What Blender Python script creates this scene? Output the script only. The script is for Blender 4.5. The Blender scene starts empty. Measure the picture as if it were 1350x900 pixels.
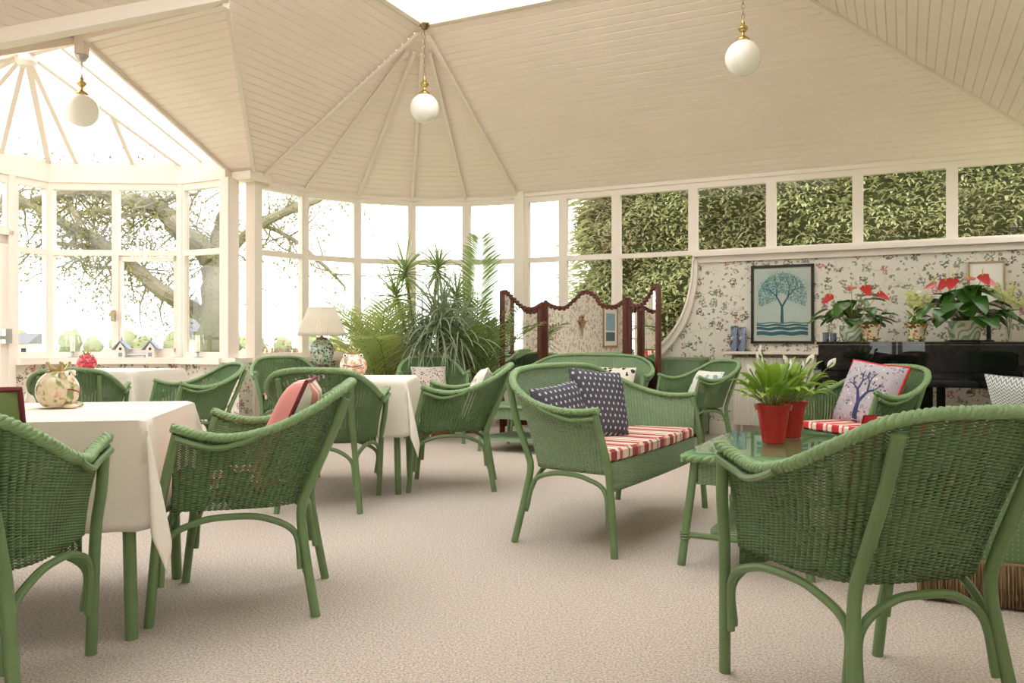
import bpy, math, random
from mathutils import Vector as V, Matrix, noise
from math import sin, cos, pi, radians as R_, sqrt, atan2, hypot

sc = bpy.context.scene
COL = sc.collection
random.seed(11)

# ------------------------------------------------------------------ mesh builder
class MB:
    def __init__(s): s.v=[]; s.f=[]; s.uv=[]; s.m=[]
    def add(s, vs, fs, uvs=None, m=0):
        b=len(s.v); s.v += [tuple(p) for p in vs]
        for i,f in enumerate(fs):
            s.f.append([b+k for k in f])
            s.uv.append([tuple(q) for q in uvs[i]] if uvs else None); s.m.append(m)
    def quad(s,a,b,c,d,uv=None,m=0): s.add([a,b,c,d],[(0,1,2,3)],[uv] if uv else None,m)
    def box(s, lo, hi, m=0, M=None):
        x0,y0,z0=lo; x1,y1,z1=hi
        vs=[V((x,y,z)) for z in (z0,z1) for y in (y0,y1) for x in (x0,x1)]
        if M: vs=[M@p for p in vs]
        fs=[(0,2,3,1),(4,5,7,6),(0,1,5,4),(2,6,7,3),(0,4,6,2),(1,3,7,5)]
        dx,dy,dz=x1-x0,y1-y0,z1-z0
        o=x0+y0
        uvs=[[(0,0),(0,dy),(dx,dy),(dx,0)],[(0,0),(dx,0),(dx,dy),(0,dy)],[(o,z0),(o+dx,z0),(o+dx,z1),(o,z1)],
             [(o,z0),(o,z1),(o+dx,z1),(o+dx,z0)],[(o,z0),(o,z1),(o+dy,z1),(o+dy,z0)],[(o,z0),(o+dy,z0),(o+dy,z1),(o,z1)]]
        s.add(vs,fs,uvs,m)
    def bar(s,p,q,w,h,up=V((0,0,1)),m=0):
        p=V(p);q=V(q);d=(q-p); L=d.length; d.normalize()
        x=d.cross(up); 
        if x.length<1e-4: x=d.cross(V((1,0,0)))
        x.normalize(); z=x.cross(d)
        M=Matrix((x,d,z)).transposed().to_4x4(); M.translation=p
        s.box((-w/2,0,-h/2),(w/2,L,h/2),m,M)
    def tube(s,path,r,seg=8,caps=True,m=0,closed=False):
        P=[V(p) for p in path]; n=len(P)
        rr=r if isinstance(r,(list,tuple)) else [r]*n
        T=[]
        for i in range(n):
            a=P[(i-1)%n] if (closed or i>0) else P[i]; b=P[(i+1)%n] if (closed or i<n-1) else P[i]
            t=b-a; T.append(t.normalized() if t.length>1e-9 else V((0,0,1)))
        u=T[0].orthogonal().normalized(); vs=[]; Ls=[0.0]
        for i in range(n):
            u=(u-T[i]*u.dot(T[i]))
            u=u.normalized() if u.length>1e-6 else T[i].orthogonal().normalized()
            w=T[i].cross(u)
            vs+= [P[i]+(u*cos(2*pi*k/seg)+w*sin(2*pi*k/seg))*rr[i] for k in range(seg)]
            if i: Ls.append(Ls[-1]+(P[i]-P[i-1]).length)
        fs=[];uv=[]
        for i in range(n if closed else n-1):
            j=(i+1)%n
            for k in range(seg):
                l=(k+1)%seg
                fs.append((i*seg+k,i*seg+l,j*seg+l,j*seg+k))
                a,b=k/seg,(k+1)/seg; c=Ls[i]; d=Ls[j] if j else c
                uv.append([(a,c),(b,c),(b,d),(a,d)])
        if caps and not closed:
            fs.append(tuple(range(seg))[::-1]); uv.append([(0,0)]*seg)
            fs.append(tuple(range((n-1)*seg,n*seg))); uv.append([(0,0)]*seg)
        s.add(vs,fs,uv,m)
    def lathe(s,prof,c=(0,0,0),seg=24,m=0,wob=None):
        c=V(c); vs=[];n=len(prof)
        for i,(r,z) in enumerate(prof):
            for k in range(seg):
                a=2*pi*k/seg; q=r*(wob(a,i) if wob else 1)
                vs.append(c+V((q*cos(a),q*sin(a),z)))
        fs=[];uv=[]
        for i in range(n-1):
            for k in range(seg):
                l=(k+1)%seg
                fs.append((i*seg+k,i*seg+l,(i+1)*seg+l,(i+1)*seg+k))
                uv.append([(k/seg,prof[i][1]),((k+1)/seg,prof[i][1]),((k+1)/seg,prof[i+1][1]),(k/seg,prof[i+1][1])])
        if prof[0][0]>1e-5: fs.append(tuple(range(seg))[::-1]); uv.append([(0,0)]*seg)
        if prof[-1][0]>1e-5: fs.append(tuple(range((n-1)*seg,n*seg))); uv.append([(0,0)]*seg)
        s.add(vs,fs,uv,m)
    def ball(s,c,rx,ry=None,rz=None,seg=16,ring=10,m=0,f=None):
        ry=ry or rx; rz=rz or rx; c=V(c)
        vs=[];fs=[]
        for i in range(ring+1):
            t=pi*i/ring
            for k in range(seg):
                a=2*pi*k/seg; d=V((sin(t)*cos(a),sin(t)*sin(a),-cos(t)))
                p=V((d.x*rx,d.y*ry,d.z*rz))
                if f: p=f(p,d)
                vs.append(c+p)
        for i in range(ring):
            for k in range(seg):
                l=(k+1)%seg; fs.append((i*seg+k,i*seg+l,(i+1)*seg+l,(i+1)*seg+k))
        s.add(vs,fs,None,m)
    def grid(s,fn,nu,nv,m=0,uvf=None):
        vs=[fn(i/nu,j/nv) for j in range(nv+1) for i in range(nu+1)]
        fs=[];uv=[]
        for j in range(nv):
            for i in range(nu):
                fs.append((j*(nu+1)+i,j*(nu+1)+i+1,(j+1)*(nu+1)+i+1,(j+1)*(nu+1)+i))
                q=[(i,j),(i+1,j),(i+1,j+1),(i,j+1)]
                uv.append([(uvf(a/nu,b/nv) if uvf else (a/nu,b/nv)) for a,b in q])
        s.add(vs,fs,uv,m)
    def mesh(s,name,mats,smooth=True,ang=38):
        me=bpy.data.meshes.new(name); me.from_pydata(s.v,[],s.f)
        if any(s.uv):
            l=me.uv_layers.new(name='UVMap'); buf=[]
            for f,u in zip(s.f,s.uv):
                for k in range(len(f)): buf += list(u[k]) if u else [0,0]
            l.data.foreach_set('uv',buf)
        for m in (mats if isinstance(mats,(list,tuple)) else [mats]): me.materials.append(m)
        me.polygons.foreach_set('material_index',s.m)
        me.polygons.foreach_set('use_smooth',[smooth]*len(s.f))
        me.update()
        if smooth: me.set_sharp_from_angle(angle=R_(ang))
        return me
    def build(s,name,mats,parent=None,smooth=True,ang=38):
        o=bpy.data.objects.new(name,s.mesh(name,mats,smooth,ang)); COL.objects.link(o)
        if parent: o.parent=parent
        return o

def tag(o,label,cat,group=None,kind=None):
    if label: o['label']=label
    if cat: o['category']=cat
    if group: o['group']=group
    if kind: o['kind']=kind
    return o
def struct(o): o['kind']='structure'; return o
def empty(name,loc=(0,0,0),rz=0):
    o=bpy.data.objects.new(name,None); COL.objects.link(o); o.location=loc; o.rotation_euler=(0,0,rz); o.empty_display_size=.1
    return o
def dup(root):
    def rec(o,par):
        c=o.copy(); COL.objects.link(c)
        if par: c.parent=par
        for ch in list(o.children): rec(ch,c)
        return c
    return rec(root,None)
def cat(pts,n=8,closed=False):
    P=[V(p) for p in pts]; N=len(P); out=[]
    for i in range(N if closed else N-1):
        a=P[(i-1)%N] if (closed or i>0) else P[i]*2-P[i+1]
        b=P[i]; c=P[(i+1)%N]; d=P[(i+2)%N] if (closed or i<N-2) else c*2-b
        for k in range(n):
            t=k/n
            out.append(.5*((2*b)+(c-a)*t+(2*a-5*b+4*c-d)*t*t+(3*b-a-3*c+d)*t**3))
    if not closed: out.append(P[-1].copy())
    return out
def resample(path,n):
    L=[0]
    for a,b in zip(path,path[1:]): L.append(L[-1]+(b-a).length)
    out=[];j=0
    for i in range(n+1):
        t=L[-1]*i/n
        while j<len(L)-2 and L[j+1]<t: j+=1
        d=L[j+1]-L[j]; out.append(path[j].lerp(path[j+1],(t-L[j])/d if d>0 else 0))
    return out,L[-1]

# ------------------------------------------------------------------ materials
def lin(h):
    c=[int(h[i:i+2],16)/255 for i in (0,2,4)]
    return tuple((x/12.92 if x<=.04045 else ((x+.055)/1.055)**2.4) for x in c)+(1,)
class S:
    nt=None
    def __init__(s,k): s.k=k
    def op(s,o,b=None,c=None):
        n=S.nt.nodes.new('ShaderNodeMath'); n.operation=o
        for i,x in enumerate((s,b,c)):
            if x is None: continue
            if isinstance(x,S): S.nt.links.new(x.k,n.inputs[i])
            else: n.inputs[i].default_value=x
        return S(n.outputs[0])
    def __add__(a,b): return a.op('ADD',b)
    def __sub__(a,b): return a.op('SUBTRACT',b)
    def __mul__(a,b): return a.op('MULTIPLY',b)
    def __truediv__(a,b): return a.op('DIVIDE',b)
    def frac(a): return a.op('FRACT')
    def floor(a): return a.op('FLOOR')
    def abs(a): return a.op('ABSOLUTE')
    def sin(a): return a.op('SINE')
    def gt(a,b): return a.op('GREATER_THAN',b)
    def lt(a,b): return a.op('LESS_THAN',b)
    def max(a,b): return a.op('MAXIMUM',b)
    def min(a,b): return a.op('MINIMUM',b)
    def step(a,lo,hi):
        n=S.nt.nodes.new('ShaderNodeMapRange'); n.clamp=True; n.interpolation_type='SMOOTHSTEP'
        S.nt.links.new(a.k,n.inputs[0]); n.inputs[1].default_value=lo; n.inputs[2].default_value=hi
        return S(n.outputs[0])
class Mat:
    def __init__(s,name,color=None,rough=.5,spec=.5,metal=0,**kw):
        m=bpy.data.materials.new(name); m.use_nodes=True; s.m=m; s.nt=m.node_tree; S.nt=s.nt
        s.b=s.nt.nodes['Principled BSDF']; s.out=s.nt.nodes['Material Output']
        if color is not None: s.setc(color)
        s.b.inputs['Roughness'].default_value=rough; s.b.inputs['Specular IOR Level'].default_value=spec
        s.b.inputs['Metallic'].default_value=metal
        for k,v in kw.items(): s.b.inputs[k].default_value=v
    def link(s,sock,inp): s.nt.links.new(sock.k if isinstance(sock,S) else sock,inp)
    def setc(s,c):
        i=s.b.inputs['Base Color']
        if isinstance(c,S): s.link(c,i)
        else: i.default_value=lin(c) if isinstance(c,str) else c
    def tc(s,w='Object'):
        n=s.nt.nodes.new('ShaderNodeTexCoord'); return S(n.outputs[w])
    def uv(s):
        n=s.nt.nodes.new('ShaderNodeSeparateXYZ'); s.link(s.tc('UV'),n.inputs[0]); return S(n.outputs[0]),S(n.outputs[1])
    def sep(s,v):
        n=s.nt.nodes.new('ShaderNodeSeparateXYZ'); s.link(v,n.inputs[0]); return [S(n.outputs[i]) for i in range(3)]
    def comb(s,x,y,z=0):
        n=s.nt.nodes.new('ShaderNodeCombineXYZ')
        for i,a in enumerate((x,y,z)):
            if isinstance(a,S): s.link(a,n.inputs[i])
            else: n.inputs[i].default_value=a
        return S(n.outputs[0])
    def noise(s,vec,scale,detail=2,rough=.5):
        n=s.nt.nodes.new('ShaderNodeTexNoise'); s.link(vec,n.inputs['Vector']); n.inputs['Scale'].default_value=scale
        n.inputs['Detail'].default_value=detail; n.inputs['Roughness'].default_value=rough
        s.nc=S(n.outputs['Color']); return S(n.outputs[0])
    def vor(s,vec,scale,rnd=1):
        n=s.nt.nodes.new('ShaderNodeTexVoronoi'); s.link(vec,n.inputs['Vector']); n.inputs['Scale'].default_value=scale
        n.inputs['Randomness'].default_value=rnd
        return S(n.outputs['Distance']),S(n.outputs['Color'])
    def vadd(s,a,b,f):
        n=s.nt.nodes.new('ShaderNodeVectorMath'); n.operation='MULTIPLY_ADD'
        s.link(b,n.inputs[0]); n.inputs[1].default_value=(f,f,f); s.link(a,n.inputs[2]); return S(n.outputs[0])
    def mix(s,f,a,b):
        n=s.nt.nodes.new('ShaderNodeMix'); n.data_type='RGBA'
        if isinstance(f,S): s.link(f,n.inputs[0])
        else: n.inputs[0].default_value=f
        for x,i in ((a,6),(b,7)):
            if isinstance(x,S): s.link(x,n.inputs[i])
            else: n.inputs[i].default_value=lin(x) if isinstance(x,str) else x
        return S(n.outputs[2])
    def ramp(s,f,stops,const=False):
        n=s.nt.nodes.new('ShaderNodeValToRGB'); s.link(f,n.inputs[0]); r=n.color_ramp
        if const: r.interpolation='CONSTANT'
        while len(r.elements)<len(stops): r.elements.new(.5)
        for e,(p,c) in zip(r.elements,stops): e.position=p; e.color=lin(c) if isinstance(c,str) else c
        return S(n.outputs[0])
    def bump(s,h,dist=.002,st=1):
        n=s.nt.nodes.new('ShaderNodeBump'); n.inputs['Distance'].default_value=dist; n.inputs['Strength'].default_value=st
        s.link(h,n.inputs['Height']); s.link(S(n.outputs[0]),s.b.inputs['Normal'])
    def alpha(s,mask):   # mask=1 -> hole
        s.link(S(s.op1(mask)),s.b.inputs['Alpha'])
    def op1(s,mask):
        n=s.nt.nodes.new('ShaderNodeMath'); n.operation='SUBTRACT'; n.inputs[0].default_value=1; s.link(mask,n.inputs[1]); return n.outputs[0]

def simple(name,c,rough=.5,var=0,scale=8,bump=0,bscale=60,**kw):
    M=Mat(name,c,rough,**kw)
    if var:
        o=M.tc(); n=M.noise(o,scale,3)
        d=lin(c); M.setc(M.mix(n,tuple(x*(1-var) for x in d[:3])+(1,),tuple(min(1,x*(1+var)) for x in d[:3])+(1,)))
    if bump:
        o=M.tc(); M.bump(M.noise(o,bscale,2),bump)
    return M.m
white=simple('cream_paint','ede2d7',.45,.04,3)
board=simple('cream_board_paint','f2e5da',.5,.05,2)
green=simple('green_gloss_paint','6c8658',.38,.14,14)
dgreen=simple('deep_green_paint','5b7848',.4,.12,14)
linen=None
M=Mat('linen_cloth','efe6da',.85,.2); o=M.tc(); a=M.sep(o)
w1=(M.noise(M.comb(a[0]*1.0,a[1]*1.0,a[2]*40),22,2)); w2=M.noise(M.comb(a[0]*40,a[1]*40,a[2]),22,2)
M.bump(w1+w2,.0008); M.setc(M.mix(w1,'e8ddd0','f3ebe0')); linen=M.m

# carpet
M=Mat('beige_loop_carpet',rough=.95,spec=.1); o=M.tc()
n1=M.noise(o,120,3,.7); n2=M.noise(o,1.2,3); n3=M.noise(o,55,3)
c=M.mix(n1.step(.3,.7),'a8968a','efe4da'); c=M.mix(n2*.35,c,'cdbfb2'); M.setc(c); M.bump(n1+n3*.8,.009); carpet=M.m

# wallpaper
M=Mat('bird_wallpaper',rough=.8,spec=.15); uvv=M.tc('UV'); u,v=M.uv()
nz=M.noise(uvv,16,2); nc=M.nc
p=M.vadd(uvv,nc,.11); d,cl=M.vor(p,8.5,.9); cs=M.sep(cl)
br=M.noise(uvv,48,2)
m1=d.lt(.38)*br.gt(.485)*cs[1].gt(.06)
p2=M.vadd(uvv,nc,.05); d2,cl2=M.vor(p2,17,1); cs2=M.sep(cl2)
m2=d2.lt(.27)*cs2[1].gt(.3)
vn=M.noise(M.vadd(uvv,nc,.05),3.2,2); m3=((vn-.5).abs()).lt(.007)
motif=M.ramp(cs[0],[(0,'6a5a4c'),(.3,'4f4b42'),(.5,'76806a'),(.68,'8d7d6a'),(.85,'b8606a'),(1,'7c4a46')],True)
motif2=M.ramp(cs2[0],[(0,'7f8470'),(.4,'94836f'),(.75,'6a6a5c'),(.9,'c08a86')],True)
c=M.mix(nz,'dcd6c8','e4ded1'); c=M.mix(m3*.25,c,'9d988a'); c=M.mix(m2*.75,c,motif2); c=M.mix(m1*.85,c,motif); M.setc(c); wallpaper=M.m

# woven paper fibre (u counted in ribs, v in metres)
def weave(name,ca,cb,holes=.5):
    M=Mat(name,rough=.55,spec=.35); u,v=M.uv(); ob=M.tc()
    ru=(u.frac()-.5).abs()*2; par=(u.floor()*.5).frac()
    w=(v/.0085+par).frac(); wt=(w*pi).sin()
    gap=(w-.5).abs().gt(.30); val=ru.gt(.55)
    n=M.noise(ob,5,2); n2=M.noise(ob,70,2)
    hole=gap*val*n.gt(1-holes*.9)
    M.setc(M.mix(n2*.55+wt*.25+(S(M.op1(ru)))*.25,ca,cb))
    M.bump(wt*(1.0)+n2*.25,.0045,1)
    M.alpha(hole)
    return M.m
weave_g=weave('green_woven_fibre','4d6b40','7d986a',.60)
weave_l=weave('green_woven_fibre_close','61855a','b0c6a2',.0)
rimm=simple('green_braid_paint','829f6e',.5,.28,60,.001,150)

def stripes(name,stops,period,axis=0,rough=.85):
    M=Mat(name,rough=rough,spec=.15); u,v=M.uv(); a=(u,v)[axis]
    M.setc(M.ramp((a/period).frac(),stops,True)); n=M.noise(M.tc(),300,1); M.bump(n,.001); return M.m
redcheck=stripes('red_cream_stripe_cloth',[(0,'a9555a'),(.16,'e9d6c4'),(.24,'7e4a40'),(.27,'efdccb'),(.44,'c86a66'),(.52,'efdccb'),(.6,'a84f55'),(.76,'ead2c2'),(.9,'d88f86')],.37)
redgrid=stripes('red_cream_check_cloth',[(0,'cf3a40'),(.25,'f2e4d4'),(.5,'dc6d68'),(.62,'f2e4d4'),(.8,'cf3a40')],.13)
pinkcream=stripes('pink_cream_cloth',[(0,'e79a95'),(.3,'f4eddc'),(.5,'dfe0bd'),(.62,'e79a95'),(.85,'f3ead6')],.30)
M=Mat('navy_ikat_cloth',rough=.85,spec=.15); u,v=M.uv()
r=(v/.034); ro=(r.floor()*.5).frac(); x=((u/.034+ro).frac()-.5).abs(); y=(r.frac()-.5).abs()
dd=(x*x*2.6+y*y*1.2); n=M.noise(M.tc(),200,2)
M.setc(M.mix((dd+n*.03).lt(.085),'565561','d3ccd0')); M.bump(n,.001); ikat=M.m
M=Mat('grey_herringbone_cloth',rough=.85,spec=.15); u,v=M.uv()
t=((u/.022).frac()-.5).abs()*2; s_=((v/.016+t*.9).frac()).lt(.5); M.setc(M.mix(s_,'8b8f98','e9e8e6')); herring=M.m
def floral(name,bg,cols,scale=26):
    M=Mat(name,rough=.85,spec=.15); o=M.tc(); n=M.noise(o,30,2); nc=M.nc
    d,cl=M.vor(M.vadd(o,nc,.03),scale); cs=M.sep(cl); k=len(cols)
    mo=M.ramp(cs[0],[(i/k,c) for i,c in enumerate(cols)],True)
    M.setc(M.mix(d.lt(.38)*cs[1].gt(.3),bg,mo)); return M.m
flor_c=floral('floral_cloth','cfc5ba',['6a6a60','a8767a','7d8a72','5f6770'],46)
flor_w=floral('pale_floral_cloth','efe9e0',['b9a9a0','8d8f86','c9a7a0'],18)
flor_b=floral('blue_white_cloth','e6e4dd',['8ea2b8','a9b4bd','c9c6bb'],14)
mono=floral('black_white_print_cloth','e6e0d2',['3b3a3c','8e8c8c','2f2f33'],16)
lilac=floral('lilac_tree_cloth','b9b0b8',['7c7084','e0d8da','5e586a','b79894','9a90a0'],46)
navy=simple('navy_print','39406a',.85); red_piping=simple('red_piping','d21f35',.7); pipe_dark=simple('maroon_piping','7a3038',.8)
sage=simple('sage_green_cloth','7f8f57',.85,.1,20); palegreen=simple('pale_celadon_cloth','c7d2be',.85,.1,10)
M=Mat('sofa_green_cloth',rough=.9,spec=.1); o=M.tc(); a=M.sep(o)
g=(((a[0]+a[1])*55).frac()-.5).abs().lt(.12)*(((a[2])*55).frac()-.5).abs().lt(.2); M.setc(M.mix(g,'6f8a63','90a582')); sofag=M.m
M=Mat('bullion_fringe',rough=.8); u,v=M.uv(); n=M.noise(M.comb(u*260,v*6,0),1,2); M.setc(M.mix(n.step(.35,.65),'6b4f33','b59c74')); M.bump((u*520).sin()+n,.003); fringe=M.m

def glassm(name,tint=(1,1,1,1),refl=1.0):
    m=bpy.data.materials.new(name); m.use_nodes=True; nt=m.node_tree; nt.nodes.clear()
    o=nt.nodes.new('ShaderNodeOutputMaterial'); mx=nt.nodes.new('ShaderNodeMixShader'); t=nt.nodes.new('ShaderNodeBsdfTransparent')
    g=nt.nodes.new('ShaderNodeBsdfGlossy'); f=nt.nodes.new('ShaderNodeFresnel'); f.inputs[0].default_value=1.45
    t.inputs[0].default_value=tint; g.inputs['Roughness'].default_value=.02; g.inputs[0].default_value=(refl,refl,refl,1)
    ge=nt.nodes.new('ShaderNodeNewGeometry'); k=nt.nodes.new('ShaderNodeMath'); k.operation='SUBTRACT'; k.inputs[0].default_value=1; nt.links.new(ge.outputs['Backfacing'],k.inputs[1]); k2=nt.nodes.new('ShaderNodeMath'); k2.operation='MULTIPLY'; nt.links.new(k.outputs[0],k2.inputs[0]); nt.links.new(f.outputs[0],k2.inputs[1])
    nt.links.new(k2.outputs[0],mx.inputs[0]); nt.links.new(t.outputs[0],mx.inputs[1]); nt.links.new(g.outputs[0],mx.inputs[2]); nt.links.new(mx.outputs[0],o.inputs[0])
    return m
glass=glassm('window_glass',(.9,.92,.91,1)); bayglass=glassm('bay_window_glass',(.87,.88,.88,1)); roofglass=glassm('bay_roof_glass',(.70,.71,.72,1)); tglass=glassm('table_glass',(.86,.95,.89,1)); vglass=glassm('clear_vase_glass',(.95,.97,.96,1))
mirror=Mat('silvered_mirror',(.93,.93,.91,1),.01,metal=1).m
mahog=simple('carved_mahogany','5c2a1c',.35,.3,20)
blackgl=Mat('piano_black_lacquer',(.005,.005,.006,1),.02,.5).m
ivory=simple('ivory','efe8d8',.3); blackm=simple('black_frame_paint','1c1f20',.35)
brass=Mat('brass',(.62,.45,.18,1),.25,metal=1).m; dbrass=Mat('dull_bronze',(.32,.24,.14,1),.35,metal=1).m
steel=Mat('grey_metal',(.5,.5,.49,1),.35,metal=1).m
opal=Mat('opal_glass',(.93,.91,.86,1),.15,.5).m
radm=simple('radiator_enamel','e6e0d2',.4)
redpot=Mat('red_glazed_pot',lin('b02624'),.18,.5).m
terra=simple('terracotta','a5603f',.8,.2,10); greypot=simple('grey_stone_pot','a9a498',.7,.15,12)
soil=simple('potting_soil','3a2a1e',.95,.3,60)
def leafm(name,ca,cb,rough=.4,tr=.25):
    M=Mat(name,rough=rough,spec=.4); u,v=M.uv(); n=M.noise(M.tc(),9,2); M.setc(M.mix((v*.6+n*.5),ca,cb))
    # a thin leaf lets light through
    mx=M.nt.nodes.new('ShaderNodeMixShader'); tl=M.nt.nodes.new('ShaderNodeBsdfTranslucent')
    tl.inputs[0].default_value=lin(cb); mx.inputs[0].default_value=tr
    M.nt.links.new(M.b.outputs[0],mx.inputs[1]); M.nt.links.new(tl.outputs[0],mx.inputs[2]); M.nt.links.new(mx.outputs[0],M.out.inputs[0]); return M.m
palm_l=leafm('palm_leaf','6a8a40','bcc678',.4,.4); palm_d=leafm('palm_leaf_deep','4f7238','93a862',.4,.35); drac=leafm('dracaena_leaf','55714a','b4c0a0',.35,.3); drac_t=leafm('dracaena_leaf_green','5c803f','b0c07a',.35,.35)
lily_l=leafm('lily_leaf','3f7a20','a0bd48'); anth_l=leafm('anthurium_leaf','22451c','4f7a30',.25,.15); lime=leafm('lime_leaf','6f9a2c','b9d046')
spath=leafm('white_spathe','e9ecd8','fbfaf2'); redsp=leafm('red_spathe','a2262a','cc4540',.25,.1); daisy=leafm('daisy_petal','e6e4da','fbfaf4'); paleorch=leafm('pale_green_bloom','a9b364','d8da9c')
stem_m=simple('plant_stem','6f7a3a',.6); trunk_m=simple('cane_trunk','8a7658',.8,.2,30)
M=Mat('famille_rose_glaze',rough=.15); o=M.tc(); n=M.noise(o,16,2); nc=M.nc; d,cl=M.vor(M.vadd(o,nc,.05),52); cs=M.sep(cl)
M.setc(M.mix(d.lt(.5),'a9c4ac',M.ramp(cs[0],[(0,'3f6b55'),(.25,'c98a86'),(.45,'2f3f38'),(.6,'d9d6c4'),(.8,'8a4f58')],True))); jarm=M.m
def blotch(name,base,cols,scale,rough=.12):
    M=Mat(name,rough=rough,spec=.6); o=M.tc(); n=M.noise(o,scale,1); x=base
    for i,c in enumerate(cols):
        k=M.noise(M.vadd(o,M.tc(),i*.7+.3),scale,1); x=M.mix(k.step(.52,.66),x,c)
    M.setc(x); return M.m
frog_a=blotch('blotched_frog_glaze','d9c6a4',['c98a78','7d8a4a','e2d2b6'],14)
frog_b=blotch('raspberry_frog_glaze','c2354a',['e58a8e','a8243a'],40)
frog_c=blotch('floral_frog_glaze','e9dcc8',['e3a07c','8fa884','d98a88'],16)
gold=Mat('old_gold_glaze',(.45,.34,.14,1),.25,metal=.5).m
cachep=None
M=Mat('painted_cachepot_glaze',rough=.15); u,v=M.uv(); o=M.tc(); n=M.noise(o,20,2); nc=M.nc; d,cl=M.vor(M.vadd(o,nc,.06),30); cs=M.sep(cl)
M.setc(M.mix(d.lt(.5)*cs[1].gt(.25),'e7dcbd',M.ramp(cs[0],[(0,'7d4a2c'),(.3,'d08a4a'),(.5,'6a7a58'),(.75,'b4663a')],True))); cachep=M.m
M=Mat('swirled_green_glaze',rough=.15); o=M.tc(); n=M.noise(o,5,1); M.setc(M.mix(((n*60).sin()*.5+.5).step(.55,.8),'d3d8c2','8fa98c')); swirl=M.m
bluegl=blotch('blue_silver_glaze','77829a',['2c3358','b9bcc6','4a3c3c'],7)
shade_m=leafm('pleated_lampshade_cloth','ece3d3','f7f0e4',.9,.35)
slate=simple('blue_grey_roof_paint','8d9aa6',.5)
seam=simple('teal_print','4fa0a0',.6); tealdk=simple('dark_teal_print','2f6f7c',.6); paper=simple('pale_print_paper','dde2dd',.7); mat_w=simple('white_mount_board','eee9df',.8)
goldfr=Mat('antique_gold_frame',(.42,.30,.16,1),.4,metal=.6).m; seaprint=simple('blue_print','8fb2c4',.7,.25,6); darksea=simple('slate_print','4f6a72',.7,.2,6)
bark=simple('tree_bark','857c69',.95,.35,3,.03,14)
leaf_o=leafm('spring_leaf','6d6d40','9c9860',.6); hedge_l=leafm('conifer_spray','66703c','d9d8a6',.75,.3); 
M=bpy.data.materials['conifer_spray']; nt_=M.node_tree; S.nt=nt_; pb_=nt_.nodes['Principled BSDF']
tc_=nt_.nodes.new('ShaderNodeTexCoord'); nz_=nt_.nodes.new('ShaderNodeTexNoise'); nz_.inputs['Scale'].default_value=.9; nz_.inputs['Detail'].default_value=4; nt_.links.new(tc_.outputs['Object'],nz_.inputs['Vector'])
k_=S(nz_.outputs[0]).step(.52,.66); mx_=nt_.nodes.new('ShaderNodeMix'); mx_.data_type='RGBA'; nt_.links.new(k_.k,mx_.inputs[0]); nt_.links.new(pb_.inputs['Base Color'].links[0].from_socket,mx_.inputs[6]); mx_.inputs[7].default_value=lin('8f7c62'); nt_.links.new(mx_.outputs[2],pb_.inputs['Base Color'])
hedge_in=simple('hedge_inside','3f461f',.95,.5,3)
far_t=simple('distant_foliage','8d9270',.95,.35,1.5); shrub_p=leafm('heather_bloom','7a6a4a','c98a86',.7); shrub_y=leafm('yellow_shrub_leaf','a8a83a','e0d860',.7)
M=Mat('lawn_grass',rough=.95,spec=.1); o=M.tc(); n=M.noise(o,.12,3); n2=M.noise(o,2,3); M.setc(M.mix(n.step(.4,.6),M.mix(n2,'6f8a44','93a85c'),'b7ad93')); lawnm=M.m
housew=simple('pale_render','d8d0c2',.9); roofm=simple('slate_roof','77757a',.9)

# ------------------------------------------------------------------ room frame: a along the wallpapered wall, b away from the camera
CA,SA=.89998,.43594
def W(a,b,z=0.): return V((CA*a+SA*b,-SA*a+CA*b,z))
ANG=atan2(-SA,CA)              # heading of +a
B1=8.88; ZE=2.743; ZT=4.0775; AL=-6.363; AR=1.328; RAD=2.1525; SKL=-4.2105; SKR=-1.163; BT=B1-RAD; BN=-2.6; SKN=.2
AB0,AB1=2.75,6.73; AMID=4.74; ZR=3.7227; APK=-4.783; AGL=-6.55
SILL=.825; TRZ=1.975

fl=MB(); fl.quad(W(-8.7,BN-.3),W(AR+.2,BN-.3),W(AR+.2,B1+.15),W(-8.7,B1+.15)); struct(fl.build('floor',carpet,None,False))

# boarded slopes: real V-grooved boards clipped to the slope's outline
def clip(poly,k,val,keep_lo):
    out=[]
    for i in range(len(poly)):
        p,q=poly[i],poly[(i+1)%len(poly)]
        a=p[k]<=val if keep_lo else p[k]>=val; b=q[k]<=val if keep_lo else q[k]>=val
        if a: out.append(p)
        if a!=b:
            t=(val-p[k])/(q[k]-p[k]); out.append((p[0]+(q[0]-p[0])*t,p[1]+(q[1]-p[1])*t))
    return out
def boards(mb,poly3,udir,nrm,pitch=.083,g=.007,dep=.008):
    """poly3: outline; udir: along the boards; nrm: out of the room"""
    O=V(poly3[0]); u=V(udir).normalized(); n=V((0,0,0))
    for i in range(1,len(poly3)-1): n+=(V(poly3[i])-O).cross(V(poly3[i+1])-O)
    n.normalize()
    if n.dot(V(nrm))<0: n=-n
    v=n.cross(u).normalized()
    P=[((V(p)-O).dot(u),(V(p)-O).dot(v)) for p in poly3]
    lo=min(p[1] for p in P); hi=max(p[1] for p in P)
    k0=int(math.floor(lo/pitch)); k1=int(math.ceil(hi/pitch))
    for k in range(k0,k1):
        for (a,b,da,db) in ((k*pitch,k*pitch+g,dep,0),(k*pitch+g,(k+1)*pitch-g,0,0),((k+1)*pitch-g,(k+1)*pitch,0,dep)):
            q=clip(clip(P,1,a,False),1,b,True)
            if len(q)<3: continue
            vs=[O+u*x+v*y+n*(da+(db-da)*((y-a)/(b-a))) for x,y in q]
            mb.add(vs,[tuple(range(len(vs)))])
ND=W(0,1); UD=W(1,0)
S_M=(ZT-ZE)/RAD
ce=MB()  # far slope above the wallpapered wall
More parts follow.
